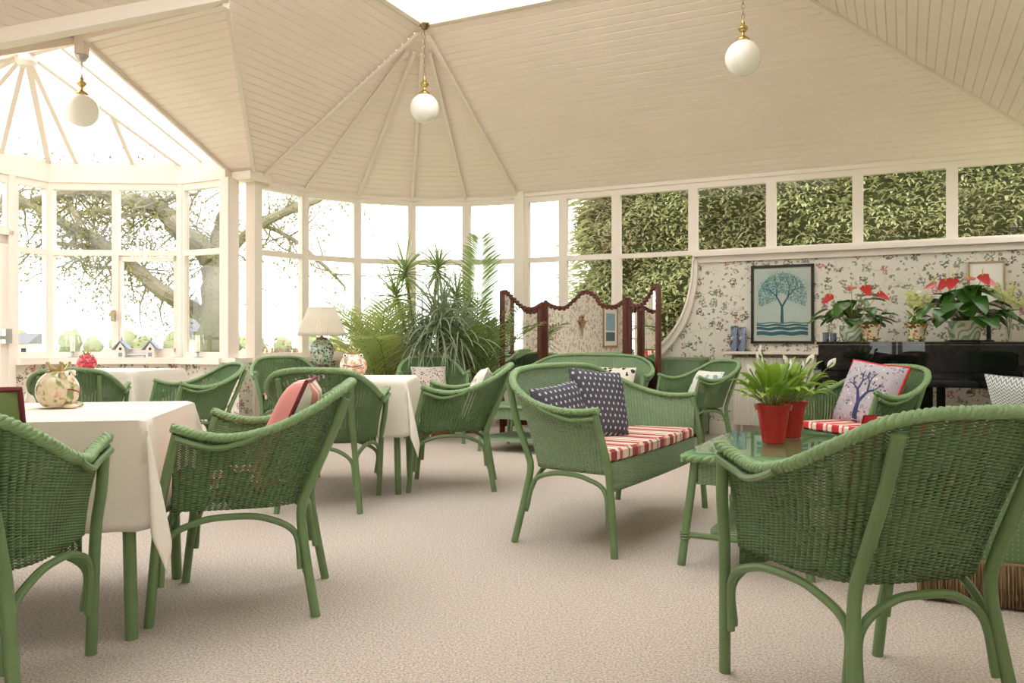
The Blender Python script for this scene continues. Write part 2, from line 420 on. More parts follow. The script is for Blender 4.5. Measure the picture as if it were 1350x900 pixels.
boards(ce,[W(SKL,B1,ZE),W(AR,B1,ZE),W(SKR,BT,ZT),W(SKL,BT,ZT)],UD,(0,0,1))
struct(ce.build('ceiling',board,None,False))
ce=MB()  # left slope, in two pieces round the opening of the glazed bay
boards(ce,[W(AL,AB1,ZE),W(APK,AMID,ZR),W(SKL,AMID,ZT),W(SKL,BT,ZT)],ND,(0,0,1))
boards(ce,[W(APK,AMID,ZR),W(AL,AB0,ZE),W(AL,BN,ZE),W(SKL,SKN,ZT),W(SKL,AMID,ZT)],ND,(0,0,1))
struct(ce.build('ceiling',board,None,False))
ce=MB()
boards(ce,[W(AR,B1,ZE),W(AR,BN,ZE),W(SKR,SKN,ZT),W(SKR,BT,ZT)],ND,(0,0,1))
boards(ce,[W(AL,BN,ZE),W(AR,BN,ZE),W(SKR,SKN,ZT),W(SKL,SKN,ZT)],UD,(0,0,1))
struct(ce.build('ceiling',board,None,False))
ce=MB()  # the bay's two boarded cheeks
boards(ce,[W(AL,AB1,ZE),W(AGL,AB1,ZE),W(AGL,AMID,ZR),W(APK,AMID,ZR)],UD,(0,0,1))
boards(ce,[W(AL,AB0,ZE),W(AGL,AB0,ZE),W(AGL,AMID,ZR),W(APK,AMID,ZR)],UD,(0,0,1))
struct(ce.build('ceiling',board,None,False))
ce=MB()  # cone over the curved corner
def arc(th,r=RAD,z=0.): return W(SKL-r*cos(th),BT+r*sin(th),z)   # 0 = left end, 90 = right end
for i in range(5):
    t0,t1=R_(18*i),R_(18*i+18)
    p0,p1,q=arc(t0,z=ZE),arc(t1,z=ZE),W(SKL,BT,ZT)
    boards(ce,[p0,p1,q],p1-p0,(0,0,1),.083,.006,.006)
struct(ce.build('ceiling',board,None,False))

def trim(mb,name): return struct(mb.build(name,white,None,True,30))
tn=[0]
def newtrim(fn):
    tn[0]+=1; mb=MB(); fn(mb); return trim(mb,'trim_%d'%tn[0])
apx=W(SKL,BT,ZT-.03)
for i in range(6):
    th=R_(18*i); p=arc(th,RAD-.03,ZE-.0); e=p.lerp(apx,.97 if i in (0,5) else .88)
    newtrim(lambda mb: mb.bar(p+V((0,0,-.005)),e+V((0,0,-.005)),.035,.03))
newtrim(lambda mb: mb.bar(W(AL,AB1,ZE)-V((0,0,.01)),W(APK,AMID,ZR)-V((0,0,.01)),.035,.04))
newtrim(lambda mb: mb.bar(W(AL,AB0,ZE)-V((0,0,.02)),W(APK,AMID,ZR)-V((0,0,.02)),.14,.10))
newtrim(lambda mb: mb.bar(W(AR,B1,ZE)-V((0,0,.015)),W(SKR,BT,ZT)-V((0,0,.015)),.05,.04))
newtrim(lambda mb: mb.bar(W(APK,AMID,ZR-.04),W(AGL-.7,AMID,ZR-.04),.07,.14))     # ridge of the bay
newtrim(lambda mb: mb.bar(W(AGL,AMID,ZR-.02),W(AGL,AB1,ZE-.0),.035,.06))
newtrim(lambda mb: mb.bar(W(AGL,AMID,ZR-.06),W(AGL,AB0,ZE-.02),.05,.10))

# roof light
sk=MB()
for p,q in ((W(SKL,SKN),W(SKR,SKN)),(W(SKR,SKN),W(SKR,BT)),(W(SKR,BT),W(SKL,BT)),(W(SKL,BT),W(SKL,SKN))):
    p=p+V((0,0,ZT+.1)); q=q+V((0,0,ZT+.1)); sk.bar(p,q,.05,.24)
for k in range(1,5):
    a=SKL+(SKR-SKL)*k/5; sk.bar(W(a,SKN,ZT+.17),W(a,BT,ZT+.17),.05,.07)
sk.bar(W(SKL,3.4,ZT+.17),W(SKR,3.4,ZT+.17),.05,.07)
w=struct(sk.build('window_1',white,None,False))
g=MB(); g.box((SKL,-BT,ZT+.2),(SKR,-SKN,ZT+.206)); 
g=MB(); g.quad(W(SKL,SKN,ZT+.2),W(SKR,SKN,ZT+.2),W(SKR,BT,ZT+.2),W(SKL,BT,ZT+.2)); struct(g.build('pane',glass,w,False))

# ------------------------------------------------------------------ windows
wn=[1]
def window(p,q,z0,z1,tr=None,mull=(),casement=None,fw=.05,th=.07,side=(1,1),gm=None):
    """timber window in the vertical plane from plan point p to q"""
    wn[0]+=1
    p=V((p[0],p[1],0)); q=V((q[0],q[1],0)); d=q-p; L=d.length; d.normalize(); n=V((-d.y,d.x,0))
    M=Matrix((d,n,V((0,0,1)))).transposed().to_4x4(); M.translation=p
    mb=MB(); h=th/2
    if side[0]: mb.box((0,-h,z0+fw),(fw,h,z1-fw*1.3),0,M)
    if side[1]: mb.box((L-fw,-h,z0+fw),(L,h,z1-fw*1.3),0,M)
    mb.box((0,-h,z1-fw*1.3),(L,h,z1),0,M); mb.box((0,-h,z0),(L,h,z0+fw),0,M)
    for t in ([tr] if tr else []): mb.box((0,-h*.95,t-.03),(L,h*.95,t+.03),0,M)
    for x in mull: mb.box((x*L-fw*.6,-h*.97,z0),(x*L+fw*.6,h*.97,z1),0,M)
    if casement:
        x0,x1,c0,c1=casement; x0*=L; x1*=L
        for lo,hi in (((x0,-h*1.25,c0),(x0+.05,h*.6,c1)),((x1-.05,-h*1.25,c0),(x1,h*.6,c1)),((x0,-h*1.25,c0),(x1,h*.6,c0+.05)),((x0,-h*1.25,c1-.05),(x1,h*.6,c1))): mb.box(lo,hi,0,M)
    o=struct(mb.build('window_%d'%wn[0],white,None,False))
    g=MB(); g.box((fw*.5,-.003,z0+fw*.5),(L-fw*.5,.003,z1-fw*.5),0,M); struct(g.build('pane',gm or glass,o,False))
    return o,M
ZH=ZE-.01
for i in range(5):                                        # curved corner
    window(arc(R_(18*i)),arc(R_(18*i+18)),SILL,ZH,TRZ)
MU=[-4.118,-3.625,-2.971,-2.09,-1.267,-.429,.406,AR]
for i in range(7):
    a0,a1=MU[i],MU[i+1]
    if i<3:
        z0=SILL
        if i==2:
            # lower light cut by the sweeping curve
            o,M=window(W(a0,B1),W(a1,B1),TRZ-.03,ZH)
        else: window(W(a0,B1),W(a1,B1),SILL,ZH,TRZ)
    else: window(W(a0,B1),W(a1,B1),TRZ-.03,ZH)
# the curve between glass and wallpaper
cvi=[(-2.075,TRZ),(-2.09,1.80),(-2.115,1.60),(-2.165,1.40),(-2.255,1.20),(-2.385,1.03),(-2.56,.90),(-2.80,SILL)]
cvo=[(-2.033,1.871),(-2.042,1.656),(-2.067,1.507),(-2.142,1.242),(-2.247,1.067),(-2.336,.95),(-2.48,.82),(-2.72,.72)]
ci=cat([V((a,z,0)) for a,z in cvi],5); co=cat([V((a,z,0)) for a,z in cvo],5)
ci,_=resample(ci,34); co,_=resample(co,34)
def sweep(mb):
    n=len(ci)
    for i in range(n-1):
        A=[(ci[i],co[i]),(ci[i+1],co[i+1])]
        for b0,b1,t0,t1 in ((B1-.06,B1+.03,0,1),(B1-.09,B1-.05,-.03,.30)):
            P=[]
            for (x,y) in A:
                e,f=x.lerp(y,t0),x.lerp(y,t1)
                P.append([W(e.x,b0,e.y),W(f.x,b0,f.y),W(f.x,b1,f.y),W(e.x,b1,e.y)])
            for k in range(4): mb.quad(P[0][k],P[0][(k+1)%4],P[1][(k+1)%4],P[1][k])
newtrim(sweep)
g=MB(); cc=[W(MU[2],B1,SILL)]+[W(p.x,B1,p.y) for p in reversed(ci)]+[W(MU[2],B1,TRZ)]
g.add(cc,[tuple(range(len(cc)))]); wn[0]+=1; 
fm=MB(); fm.bar(W(MU[2]+.025,B1,SILL),W(MU[2]+.025,B1,TRZ),.05,.07,UD); fm.bar(W(MU[2],B1,SILL+.025),W(-2.6,B1,SILL+.025),.05,.07)
o=struct(fm.build('window_%d'%wn[0],white,None,False)); struct(g.build('pane',glass,o,False))
newtrim(lambda mb: (mb.bar(W(-2.075,B1-.05,1.945),W(AR,B1-.05,1.945),.12,.05), mb.bar(W(-2.05,B1-.015,1.895),W(AR,B1-.015,1.895),.05,.075)))   # ledge under the high windows
newtrim(lambda mb: mb.bar(W(-4.2,B1,ZE+.02),W(AR,B1,ZE+.02),.10,.06))
# posts
newtrim(lambda mb: (mb.bar(W(-4.175,B1-.03,0),W(-4.175,B1-.03,ZE+.10),.11,.13,UD),))
newtrim(lambda mb: (mb.bar(W(AL+.0,AB1-.02,0),W(AL+.0,AB1-.02,ZE+.08),.115,.13,UD), mb.box((-.13,-.16,ZE-.02),(.13,.16,ZE+.07),0,Matrix.Translation(W(AL,AB1-.05))@Matrix.Rotation(ANG,4,'Z'))))
newtrim(lambda mb: (mb.bar(W(AGL+.04,6.50,SILL),W(AGL+.04,6.50,ZE),.16,.12,UD),))
newtrim(lambda mb: (mb.tube([arc(R_(t),RAD-.01,ZE+.0) for t in range(0,91,6)],.05,6),))
# curved sill, low wall and skirting of the corner
def csill(mb):
    n=20
    for i in range(n):
        t0,t1=R_(90*i/n),R_(90*(i+1)/n)
        for z0,z1,r0,r1 in ((SILL-.05,SILL+.0,RAD-.13,RAD+.05),):
            P=[[arc(t,r0,z0),arc(t,r1,z0),arc(t,r1,z1),arc(t,r0,z1)] for t in (t0,t1)]
            for k in range(4): mb.quad(P[0][k],P[0][(k+1)%4],P[1][(k+1)%4],P[1][k])
    mb.bar(W(-4.2,B1-.05,SILL-.025),W(-2.7,B1-.05,SILL-.025),.17,.05)
newtrim(csill)
def uvquad(mb,p,q,z0,z1,u0=0):
    p=V(p);q=V(q);L=(q-p).length
    mb.quad(V((p.x,p.y,z0)),V((q.x,q.y,z0)),V((q.x,q.y,z1)),V((p.x,p.y,z1)),[(u0,z0),(u0+L,z0),(u0+L,z1),(u0,z1)]); return u0+L
w=MB(); u=0
for i in range(10): u=uvquad(w,arc(R_(9*i),RAD),arc(R_(9*i+9),RAD),0,SILL-.03,u)
struct(w.build('wall_corner',wallpaper,None,False))
w=MB()
cs=[(-4.21,SILL-.03),(-2.72,SILL-.03)]+[(p.x,p.y) for p in reversed(co) if p.y>SILL-.02]+[(-2.03,1.90),(AR,1.90)]
for (a0,z0),(a1,z1) in zip(cs,cs[1:]):
    if a1-a0<1e-5: continue
    w.quad(W(a0,B1,0),W(a1,B1,0),W(a1,B1,z1),W(a0,B1,z0),[(a0,0),(a1,0),(a1,z1),(a0,z0)])
struct(w.build('wall_right',wallpaper,None,False))
def skirt(mb): mb.bar(W(-4.2,B1-.012,.07),W(AR,B1-.012,.07),.024,.14)
mb=MB(); skirt(mb); struct(mb.build('baseboard_right',white,None,False))
# right side wall with high lights, near wall, left wall behind the camera
w=MB(); uvquad(w,W(AR,B1),W(AR,BN),0,1.93); struct(w.build('wall_side',wallpaper,None,False))
for i in range(7):
    b0=B1-(B1-BN)*i/7; b1=B1-(B1-BN)*(i+1)/7; window(W(AR,b0),W(AR,b1),1.92,ZH)
w=MB(); uvquad(w,W(AR,BN),W(.45,BN),0,ZE); uvquad(w,W(-.75,BN),W(AL,BN),0,ZE,.9); uvquad(w,W(.45,BN),W(-.75,BN),2.1,ZE,.9); struct(w.build('wall_near',wallpaper,None,False))
for k_,(a_,b_) in enumerate(((.45,-.14),(-.16,-.75))):
    p=W(a_,BN);q=W(b_,BN);d=(q-p).normalized();L=(q-p).length;M=Matrix((d,V((-d.y,d.x,0)),V((0,0,1)))).transposed().to_4x4();M.translation=V((p.x,p.y,0));mb=MB()
    for lo,hi in (((0,-.03,.01),(.09,.03,2.1)),((L-.09,-.03,.01),(L,.03,2.1)),((0,-.03,.01),(L,.03,.22)),((0,-.03,2.0),(L,.03,2.1)),((0,-.025,1.05),(L,.025,1.10)),((0,-.025,1.5),(L,.025,1.53)),((0,-.025,.62),(L,.025,.65))): mb.box(lo,hi,0,M)
    o=struct(mb.build('door_%d'%(k_+3),white,None,False)); g=MB(); g.box((.09,-.003,.22),(L-.09,.003,2.0),0,M); struct(g.build('pane',glass,o,False))
    h=MB(); h.bar(M@V((.05 if k_ else L-.05,-.08,.98)),M@V((.05 if k_ else L-.05,-.08,1.10)),.018,.018); h.build('handle',brass,o)
w=MB(); uvquad(w,W(AL,AB0),W(AL,BN),0,ZE); struct(w.build('wall_left',wallpaper,None,False))
# glazed bay
c1=(-7.21,6.51); c2=(-8.45,5.80); c3=(-8.45,3.68); c4=(-7.21,2.97); e0=(AGL,6.51); e1=(AGL,2.97)
PL=[W(*p) for p in (e0,c1,c2,c3,c4,e1)]
window(PL[0],PL[1],SILL,ZE-.0,TRZ,fw=.06,gm=bayglass)
window(PL[1],PL[2],SILL,ZE-.0,TRZ,(.5,),(.03,.49,SILL+.05,TRZ-.04),fw=.06,gm=bayglass)
p3=PL[2].lerp(PL[3],.20); window(PL[2],p3,SILL,ZE,TRZ,fw=.06,gm=bayglass)
window(p3,PL[3],2.13,ZE,None,(.5,),fw=.07,gm=bayglass)
window(PL[3],PL[4],SILL,ZE,TRZ,(.5,),fw=.06,gm=bayglass); window(PL[4],PL[5],SILL,ZE,TRZ,fw=.06,gm=bayglass)
def ring(mb,z0,z1,off0,off1,idx):
    for i in idx:
        p,q=PL[i],PL[i+1]; d=(q-p).normalized(); n=V((-d.y,d.x,0))
        c=W(-7.2,4.74); 
        if (c-p).dot(n)<0: n=-n
        M=Matrix((d,n,V((0,0,1)))).transposed().to_4x4(); M.translation=V((p.x,p.y,0))
        mb.box((-.02,off0,z0),((q-p).length+.02,off1,z1),0,M)
newtrim(lambda mb: ring(mb,ZE-.005,ZE+.22,-.06,.05,range(5)))
newtrim(lambda mb: ring(mb,SILL-.07,SILL-.0,-.05,.14,(0,1)))
mb=MB(); ring(mb,SILL-.07,SILL,-.05,.14,(3,4)); d=(p3-PL[2]).normalized(); mb.bar(PL[2]+V((.04,0,SILL-.035)),p3+V((.04,0,SILL-.035)),.19,.07); tn[0]+=1; trim(mb,'trim_%d'%tn[0])
for i in (1,2,3,4): newtrim(lambda mb: mb.tube([PL[i]+V((0,0,.0)),PL[i]+V((0,0,ZE))],.055,8))
w=MB(); u=0
for i in (0,1): u=uvquad(w,PL[i],PL[i+1],0,SILL-.06,u)
u=uvquad(w,PL[2],p3,0,SILL-.06,u); u=uvquad(w,PL[3],PL[4],0,SILL-.06,u); uvquad(w,PL[4],PL[5],0,SILL-.06,u)
struct(w.build('wall_bay',wallpaper,None,False))
w=MB(); u=uvquad(w,W(AGL,6.51),W(AGL+.0,6.46),0,SILL); u=uvquad(w,W(AGL,6.46),W(AL+.03,6.46),0,SILL,u); uvquad(w,W(AL+.03,6.46),W(AL+.03,AB1),0,SILL,u); struct(w.build('wall_pier',wallpaper,None,False))
w=MB(); uvquad(w,W(AGL,2.97),W(AL,2.97),0,ZE); struct(w.build('wall_pier',wallpaper,None,False))
newtrim(lambda mb: mb.box((-.03,-.33,SILL-.05),(.24,.03,SILL),0,Matrix.Translation(W(AGL-.02,AB1-.0))@Matrix.Rotation(ANG,4,'Z')))
# glass roof of the bay
hub=W(-7.23,AMID,ZR-.06); rg=W(AGL,AMID,ZR-.02)
gr=MB(); zt=ZE+.21
T=[p+V((0,0,zt)) for p in PL]
for p in T[1:5]: gr.bar(hub,p,.055,.07)
for i in (1,2,3):
    n={1:2,2:3,3:2}[i]
    for k in range(1,n+1):
        f=k/(n+1) if n!=2 else ((.37,.79)[k-1] if i==1 else (.21,.63)[k-1]); q=T[i].lerp(T[i+1],f); s=hub if i==2 or True else hub
        if i in (1,3):
            e=(T[1] if i==1 else T[4]); b=hub.lerp(e,.5+.0*k) if k==(1 if i==1 else 2) else hub
            gr.bar(b,q,.045,.06)
        else: gr.bar(hub,q,.045,.06)
gr.bar(rg,T[0],.05,.07); gr.bar(rg,T[5],.05,.07)
gr.bar(W(AGL-.3,AMID,ZR-.02),T[0].lerp(T[1],.5),.04,.05); gr.bar(W(AGL-.3,AMID,ZR-.02),T[5].lerp(T[4],.5),.04,.05)
gr.lathe([(0,-.16),(.06,-.15),(.09,-.11),(.09,-.02),(.12,0),(.12,.03),(0,.04)],hub,16)
wn[0]+=1; o=struct(gr.build('window_%d'%wn[0],white,None,True,30))
g=MB(); up=V((0,0,.04))
for i in range(5):
    if i in (0,4): 
        e=0 if i==0 else 5; k=1 if i==0 else 4
        g.quad(T[e]+up,T[k]+up,hub+up,rg+up)
    else: g.add([T[i]+up,T[i+1]+up,hub+up],[(0,1,2)])
struct(g.build('pane',roofglass,o,False))
# garden door in the end wall of the bay
dd=(PL[3]-p3).normalized(); L=(PL[3]-p3).length; nn=V((-dd.y,dd.x,0))
if (W(-7.2,4.74)-p3).dot(nn)<0: nn=-nn
M=Matrix((dd,nn,V((0,0,1)))).transposed().to_4x4(); M.translation=V((p3.x,p3.y,0))
for k in (0,1):
    x0=.03+k*(L/2-.01); x1=x0+L/2-.05; mb=MB()
    for lo,hi in (((x0,-.03,.02),(x0+.10,.03,2.12)),((x1-.10,-.03,.02),(x1,.03,2.12)),((x0,-.03,.02),(x1,.03,.24)),((x0,-.03,2.02),(x1,.03,2.12))): mb.box(lo,hi,0,M)
    o=struct(mb.build('door_%d'%(k+1),white,None,False))
    g=MB(); g.box((x0+.1,-.003,.24),(x1-.1,.003,2.02),0,M); struct(g.build('pane',glass,o,False))
    h=MB(); h.bar(M@V((x0+.05,.09,1.04)),M@V((x1-.05,.09,1.04)),.03,.035)
    for x in (x0+.06,x1-.06): h.box((x-.035,.03,.98),(x+.035,.11,1.13),0,M)
    h.build('push_bar',steel,o)
newtrim(lambda mb: (mb.box((-.02,-.04,0),(.05,.05,ZE),0,M), mb.box((0,-.04,2.11),(L,.05,2.16),0,M), mb.box((L-.04,-.04,0),(L,.05,ZE),0,M)))
# casement fastener
fs=MB(); px=PL[1].lerp(PL[2],.49); nb=(W(-7.2,4.74)-px).normalized()
fs.box((-.012,-.05,1.22),(.012,.02,1.34),0,Matrix.Translation(V((px.x,px.y,0))+nb*.08)); tag(fs.build('window_latch',dbrass,None),'small bronze latch on the middle bar of the bay window','latch')

# ------------------------------------------------------------------ woven armchair and settee
LBL={}
def seatbody(name,bot,top,legs_f,legs_r,seat_z=.43,zb=.385,nrib=62,shell_mat=None,front_skirt=None,mids=()):
    """bot/top: right half outlines from the back's middle to the front; -> Empty with parts"""
    shell_mat=shell_mat or weave_g
    root=empty(name)
    def full(h): return [V((-x,y,z)) for x,y,z in reversed(h[1:])]+[V(p) for p in h]
    fb=cat(full(bot),14); ft=cat(full(top),14)
    N=nrib*4; pb,_=resample(fb,N); pt,LT=resample(ft,N); rows=12
    def sp(i,j):
        a,b=pb[i],pt[i]; t=j/rows
        p=a.lerp(b,t); 
        h=V((p.x,p.y,0)); k=min(max(i,1),N-1); tn_=(pt[k+1]-pt[k-1]).lerp(pb[k+1]-pb[k-1],.5); o=V((-tn_.y,tn_.x,0)).normalized()
        if o.dot(V((p.x,p.y+.05,0)))<0: o=-o
        p=p-o*(.022*sin(pi*t)*(.4+.6*abs(p.x)/.3 if abs(p.x)<.3 else 1))*.6
        return p+o*(.006*sin(pi*((i%4)/4)))
    mb=MB(); vs=[sp(i,j) for j in range(rows+1) for i in range(N+1)]; fs=[];uv=[]
    for j in range(rows):
        for i in range(N):
            fs.append((j*(N+1)+i,j*(N+1)+i+1,(j+1)*(N+1)+i+1,(j+1)*(N+1)+i))
            zz=[vs[f].z for f in fs[-1]]
            uv.append([(i/4,zz[0]),((i+1)/4,zz[1]),((i+1)/4,zz[2]),(i/4,zz[3])])
    mb.add(vs,fs,uv); o=mb.build('woven_body',shell_mat,root); md=o.modifiers.new('thick','SOLIDIFY'); md.thickness=.004
    # braided rim: three strands twisted round the top edge
    n=int(LT/.0115); rp,_=resample(ft,n); mb=MB()
    T=[(rp[min(i+1,n)]-rp[max(i-1,0)]).normalized() for i in range(n+1)]
    for s in range(4):
        path=[]
        for i in range(n+1):
            x=T[i].cross(V((0,0,1))).normalized(); z=x.cross(T[i]); ph=2*pi*(i*LT/n/.07+s/4)
            path.append(rp[i]+x*cos(ph)*.013+z*sin(ph)*.009)
        mb.tube(path,.0095,6)
    mb.build('braided_rim',rimm,root,True,80)
    # rail below the rim at each arm
    for sgn in (-1,1):
        arm=[p for p in rp if p.x*sgn>0 and p.y>-.10]
        if sgn<0: arm=arm[::-1]
        arm=[arm[int(i*(len(arm)-1)/7)] for i in range(8)]
        cx=sgn*.012
        m2=MB(); m2.tube(cat([V((p.x+cx,p.y-.012,p.z-.006-.032*min(1,i/4))) for i,p in enumerate(arm)],4),.011,8); m2.build('arm_rail',green,root)
    # seat and front skirt
    mb=MB(); half=bot; ys=[p for p in cat([V(p) for p in half],6)]
    vs=[];
    for p in ys: vs+= [V((-p.x*.98,p.y,seat_z)),V((p.x*.98,p.y,seat_z))]
    fs=[(2*i,2*i+1,2*i+3,2*i+2) for i in range(len(ys)-1)]
    mb.add(vs,fs,[[(vs[k].x/.02,vs[k].y) for k in f] for f in fs])
    fx=half[-1][0]*.97; fy=half[-1][1]; sk=front_skirt if front_skirt is not None else zb-.04
    def fr(u,v): x=(u*2-1)*fx; return V((x,fy+(.03 if not mids else .012)*(1-(x/fx)**2)+.004*sin(u*fx*2/.02*2*pi),sk+(seat_z+.005-sk)*v))
    nu=int(fx*2/.02)*2
    mb.grid(fr,nu,4,0,lambda u,v:(u*fx*2/.02,v*(seat_z-sk)))
    mb.quad(V((-fx,fy,seat_z)),V((fx,fy,seat_z)),V((fx,fy+.0,seat_z)),V((-fx,fy,seat_z)))
    o=mb.build('seat',shell_mat,root); md=o.modifiers.new('thick','SOLIDIFY'); md.thickness=.005
    # legs
    for sgn in (1,-1):
        for L in (legs_f,legs_r):
            m2=MB(); m2.tube(cat([V((x*sgn,y,z)) for x,y,z in L],6),.0175,10); m2.build('leg',green,root)
    # bent arch braces
    def at(L,z):
        for a,b in zip(L,L[1:]):
            if (a[2]-z)*(b[2]-z)<=0: t=(z-a[2])/(b[2]-a[2]); return V(a).lerp(V(b),t)
    zt=zb-.012
    for sgn in (1,-1):
        f0,f1=at(legs_f,.14),at(legs_f,.30); r0,r1=at(legs_r,.17),at(legs_r,.30)
        off=.026
        P=[f0+V((-.006,-off,0)),f1+V((-.008,-off-.004,0)),f1.lerp(r1,.27)+V((0,0,zt-.30-.012)),f1.lerp(r1,.5)+V((0,0,zt-.30)),f1.lerp(r1,.73)+V((0,0,zt-.30-.012)),r1+V((-.002,off+.004,0)),r0+V((0,off,0))]
        m2=MB(); m2.tube(cat([V((p.x*sgn,p.y,p.z)) for p in P],7),.012,8); m2.build('arch_brace',green,root)
    for Lg,sy in ((legs_f,-.012),(legs_r,.012)):
        if mids and sy<0: continue
        a0,a1=at(Lg,.15),at(Lg,.29); w=a1.x
        spans=[(-w,w)] if not mids else [(-w,mids[0]),(mids[-1],w)]
        k=min(w*.55,.16)
        if not mids:
            P=[V((-a0.x+.024,a0.y+sy,.15)),V((-w+.026,a1.y+sy,.29)),V((-w+k,a1.y+sy,zt-.015)),V((0,a1.y+sy,zt-.005)),V((w-k,a1.y+sy,zt-.015)),V((w-.026,a1.y+sy,.29)),V((a0.x-.024,a0.y+sy,.15))]
            m2=MB(); m2.tube(cat(P,7),.012,8); m2.build('arch_brace',green,root)
        else:
            for sg in (-1,1):
                P=[V((sg*(a0.x-.024),a0.y+sy,.15)),V((sg*(w-.026),a1.y+sy,.27)),V((sg*(w-.13),a1.y+sy,zt-.02)),V((sg*(w-.26),a1.y+sy,zt))]
                m2=MB(); m2.tube(cat(P,7),.012,8); m2.build('arch_brace',green,root)
    return root
CH_B=[(0,-.225,.40),(.10,-.222,.40),(.175,-.20,.40),(.228,-.13,.40),(.25,-.03,.40),(.262,.09,.40),(.266,.205,.40)]
CH_T=[(0,-.405,.838),(.12,-.398,.835),(.225,-.365,.812),(.295,-.275,.752),(.325,-.14,.69),(.328,-.01,.664),(.322,.10,.675),(.340,.185,.704)]
LF=[(.334,.172,.68),(.316,.208,.54),(.292,.238,.40),(.278,.262,.18),(.268,.28,0)]
LRr=[(.205,-.392,.79),(.198,-.325,.62),(.196,-.255,.46),(.200,-.232,.37),(.216,-.250,.22),(.242,-.288,0)]
chair0=seatbody('woven_armchair',CH_B,CH_T,LF,LRr)
ST_B=[(0,-.235,.375),(.30,-.235,.375),(.47,-.225,.375),(.575,-.17,.375),(.615,-.06,.375),(.63,.08,.375),(.642,.215,.375)]
ST_T=[(0,-.40,.862),(.28,-.398,.858),(.48,-.375,.838),(.62,-.295,.775),(.69,-.15,.705),(.70,-.01,.672),(.69,.10,.668),(.695,.20,.68)]
SF=[(.695,.18,.66),(.685,.212,.54),(.672,.24,.40),(.665,.258,.18),(.67,.27,0)]
SR=[(.55,-.37,.79),(.565,-.315,.60),(.575,-.245,.44),(.582,-.225,.36),(.605,-.25,.2),(.64,-.285,0)]
settee0=seatbody('woven_settee',ST_B,ST_T,SF,SR,.42,.375,110,weave_l,.285,(-.2,.2))

GCH='green woven armchairs'
used=[False]
def chair(x,y,face,label,s=1.0,group=None):
    r=chair0 if not used[0] else dup(chair0); used[0]=True
    r.location=(x,y,0); r.rotation_euler=(0,0,R_(face-90)); r.scale=(s,s,s)
    return tag(r,label,'chair',group or GCH)
CH={}
def addc(k,*a,**kw): CH[k]=chair(*a,**kw)
addc(1,-1.544,2.262,103,'green woven armchair cut off by the left edge, at the front clothed table')
addc(2,-1.037,3.149,189,'green woven armchair with a pink cushion at the right side of the front clothed table')
addc(3,-3.33,6.25,108,'green woven armchair seen from behind, drawn up to the table in the glazed bay',s=.95)
addc(4,-2.60,6.55,220,'green woven armchair in side view at the right of the table in the bay',s=.97)
addc(5,-1.13,5.0,91,'green woven armchair with its back to us at the middle clothed table')
addc(6,-.41,5.64,181,'green woven armchair in side view right of the middle table, pale cushion in it')
addc(7,-.80,8.15,283,'green woven armchair facing us before the palms, with a grey floral cushion')
addc(8,-2.24,8.1,296,'green woven armchair beside the white post and the table lamp, red striped seat')
addc(11,1.72,7.68,203,'green woven armchair left of the radiator, with a blue and white cushion',s=.97)
addc(12,2.16,5.12,203,'green woven armchair before the black piano, with the tree-print cushion')
addc(13,.972,2.25,104,'large green woven armchair in the right foreground seen from behind')
def settee(r,x,y,face,label):
    r.location=(x,y,0); r.rotation_euler=(0,0,R_(face-90)); tag(r,label,'settee','green woven settees')
settee(settee0,.585,4.45,-31,'green woven settee in the middle of the room with two dotted navy cushions')
s2=dup(settee0); p=W(-2.93,7.66); settee(s2,p.x,p.y,244.2,'green woven settee standing in front of the mirrored folding screen')

# cushions
def pillow(name,mat,w,h,t,label,group='scatter cushions',pipe=None,extra=None,catg='cushion'):
    mb=MB(); n=14
    def f(sg):
        def g(u,v):
            a,b=u*2-1,v*2-1
            k=(max(0,1-a**4)*max(0,1-b**4))**.55
            x=a*w/2*(1-.07*(1-b*b)*0-.05*(1-abs(b))**1.0*(abs(a)**3)); z=b*h/2*(1-.05*(1-abs(a))*(abs(b)**3))
            return V((x,sg*(t/2*k+.002),z))
        return g
    mb.grid(f(1),n,n,0,lambda u,v:(u*w,v*h)); mb.grid(lambda u,v:f(-1)(1-u,v),n,n,0,lambda u,v:(u*w,v*h))
    o=mb.build(name,mat,None,True,80)
    tag(o,label,catg,group)
    if pipe:
        F=f(0.); P=[F(i/12,0) for i in range(12)]+[F(1,i/12) for i in range(12)]+[F(1-i/12,1) for i in range(12)]+[F(0,1-i/12) for i in range(12)]
        m2=MB(); m2.tube(P,.008,6,closed=True); m2.build('piping',pipe,o)
    o['_f']=0; del o['_f']
    return o,f(1)
def put(o,host,loc,rx=0,ry=0,rz=0):
    """set down at a spot given in the host's own frame"""
    H=Matrix.Translation(host.location)@host.rotation_euler.to_matrix().to_4x4()@Matrix.Diagonal((*host.scale,1))
    loc=H@V(loc); M=Matrix.Rotation(host.rotation_euler.z+R_(rz),4,'Z')@Matrix.Rotation(R_(rx),4,'X')@Matrix.Rotation(R_(ry),4,'Y')
    o.location=loc; o.rotation_euler=M.to_euler()
o,_=pillow('scatter_cushion',sage,.44,.44,.13,'olive green cushion with maroon piping in the leftmost armchair',pipe=pipe_dark); put(o,CH[1],(.02,-.175,.675),22)
o,_=pillow('scatter_cushion',pinkcream,.42,.42,.15,'pink and cream cushion leaning in the armchair right of the front table',pipe=pipe_dark); put(o,CH[2],(.02,-.165,.66),24,0,0)
o,_=pillow('scatter_cushion',flor_w,.42,.40,.13,'whitish floral cushion in the armchair right of the middle table'); put(o,CH[6],(0,-.165,.63),24)
o,_=pillow('scatter_cushion',flor_c,.36,.28,.13,'grey floral cushion in the armchair before the palms',pipe=None); put(o,CH[7],(.02,-.12,.615),24)
o,_=pillow('scatter_cushion',flor_b,.40,.34,.12,'pale blue and white cushion in the armchair left of the radiator'); put(o,CH[11],(0,-.13,.585),28)
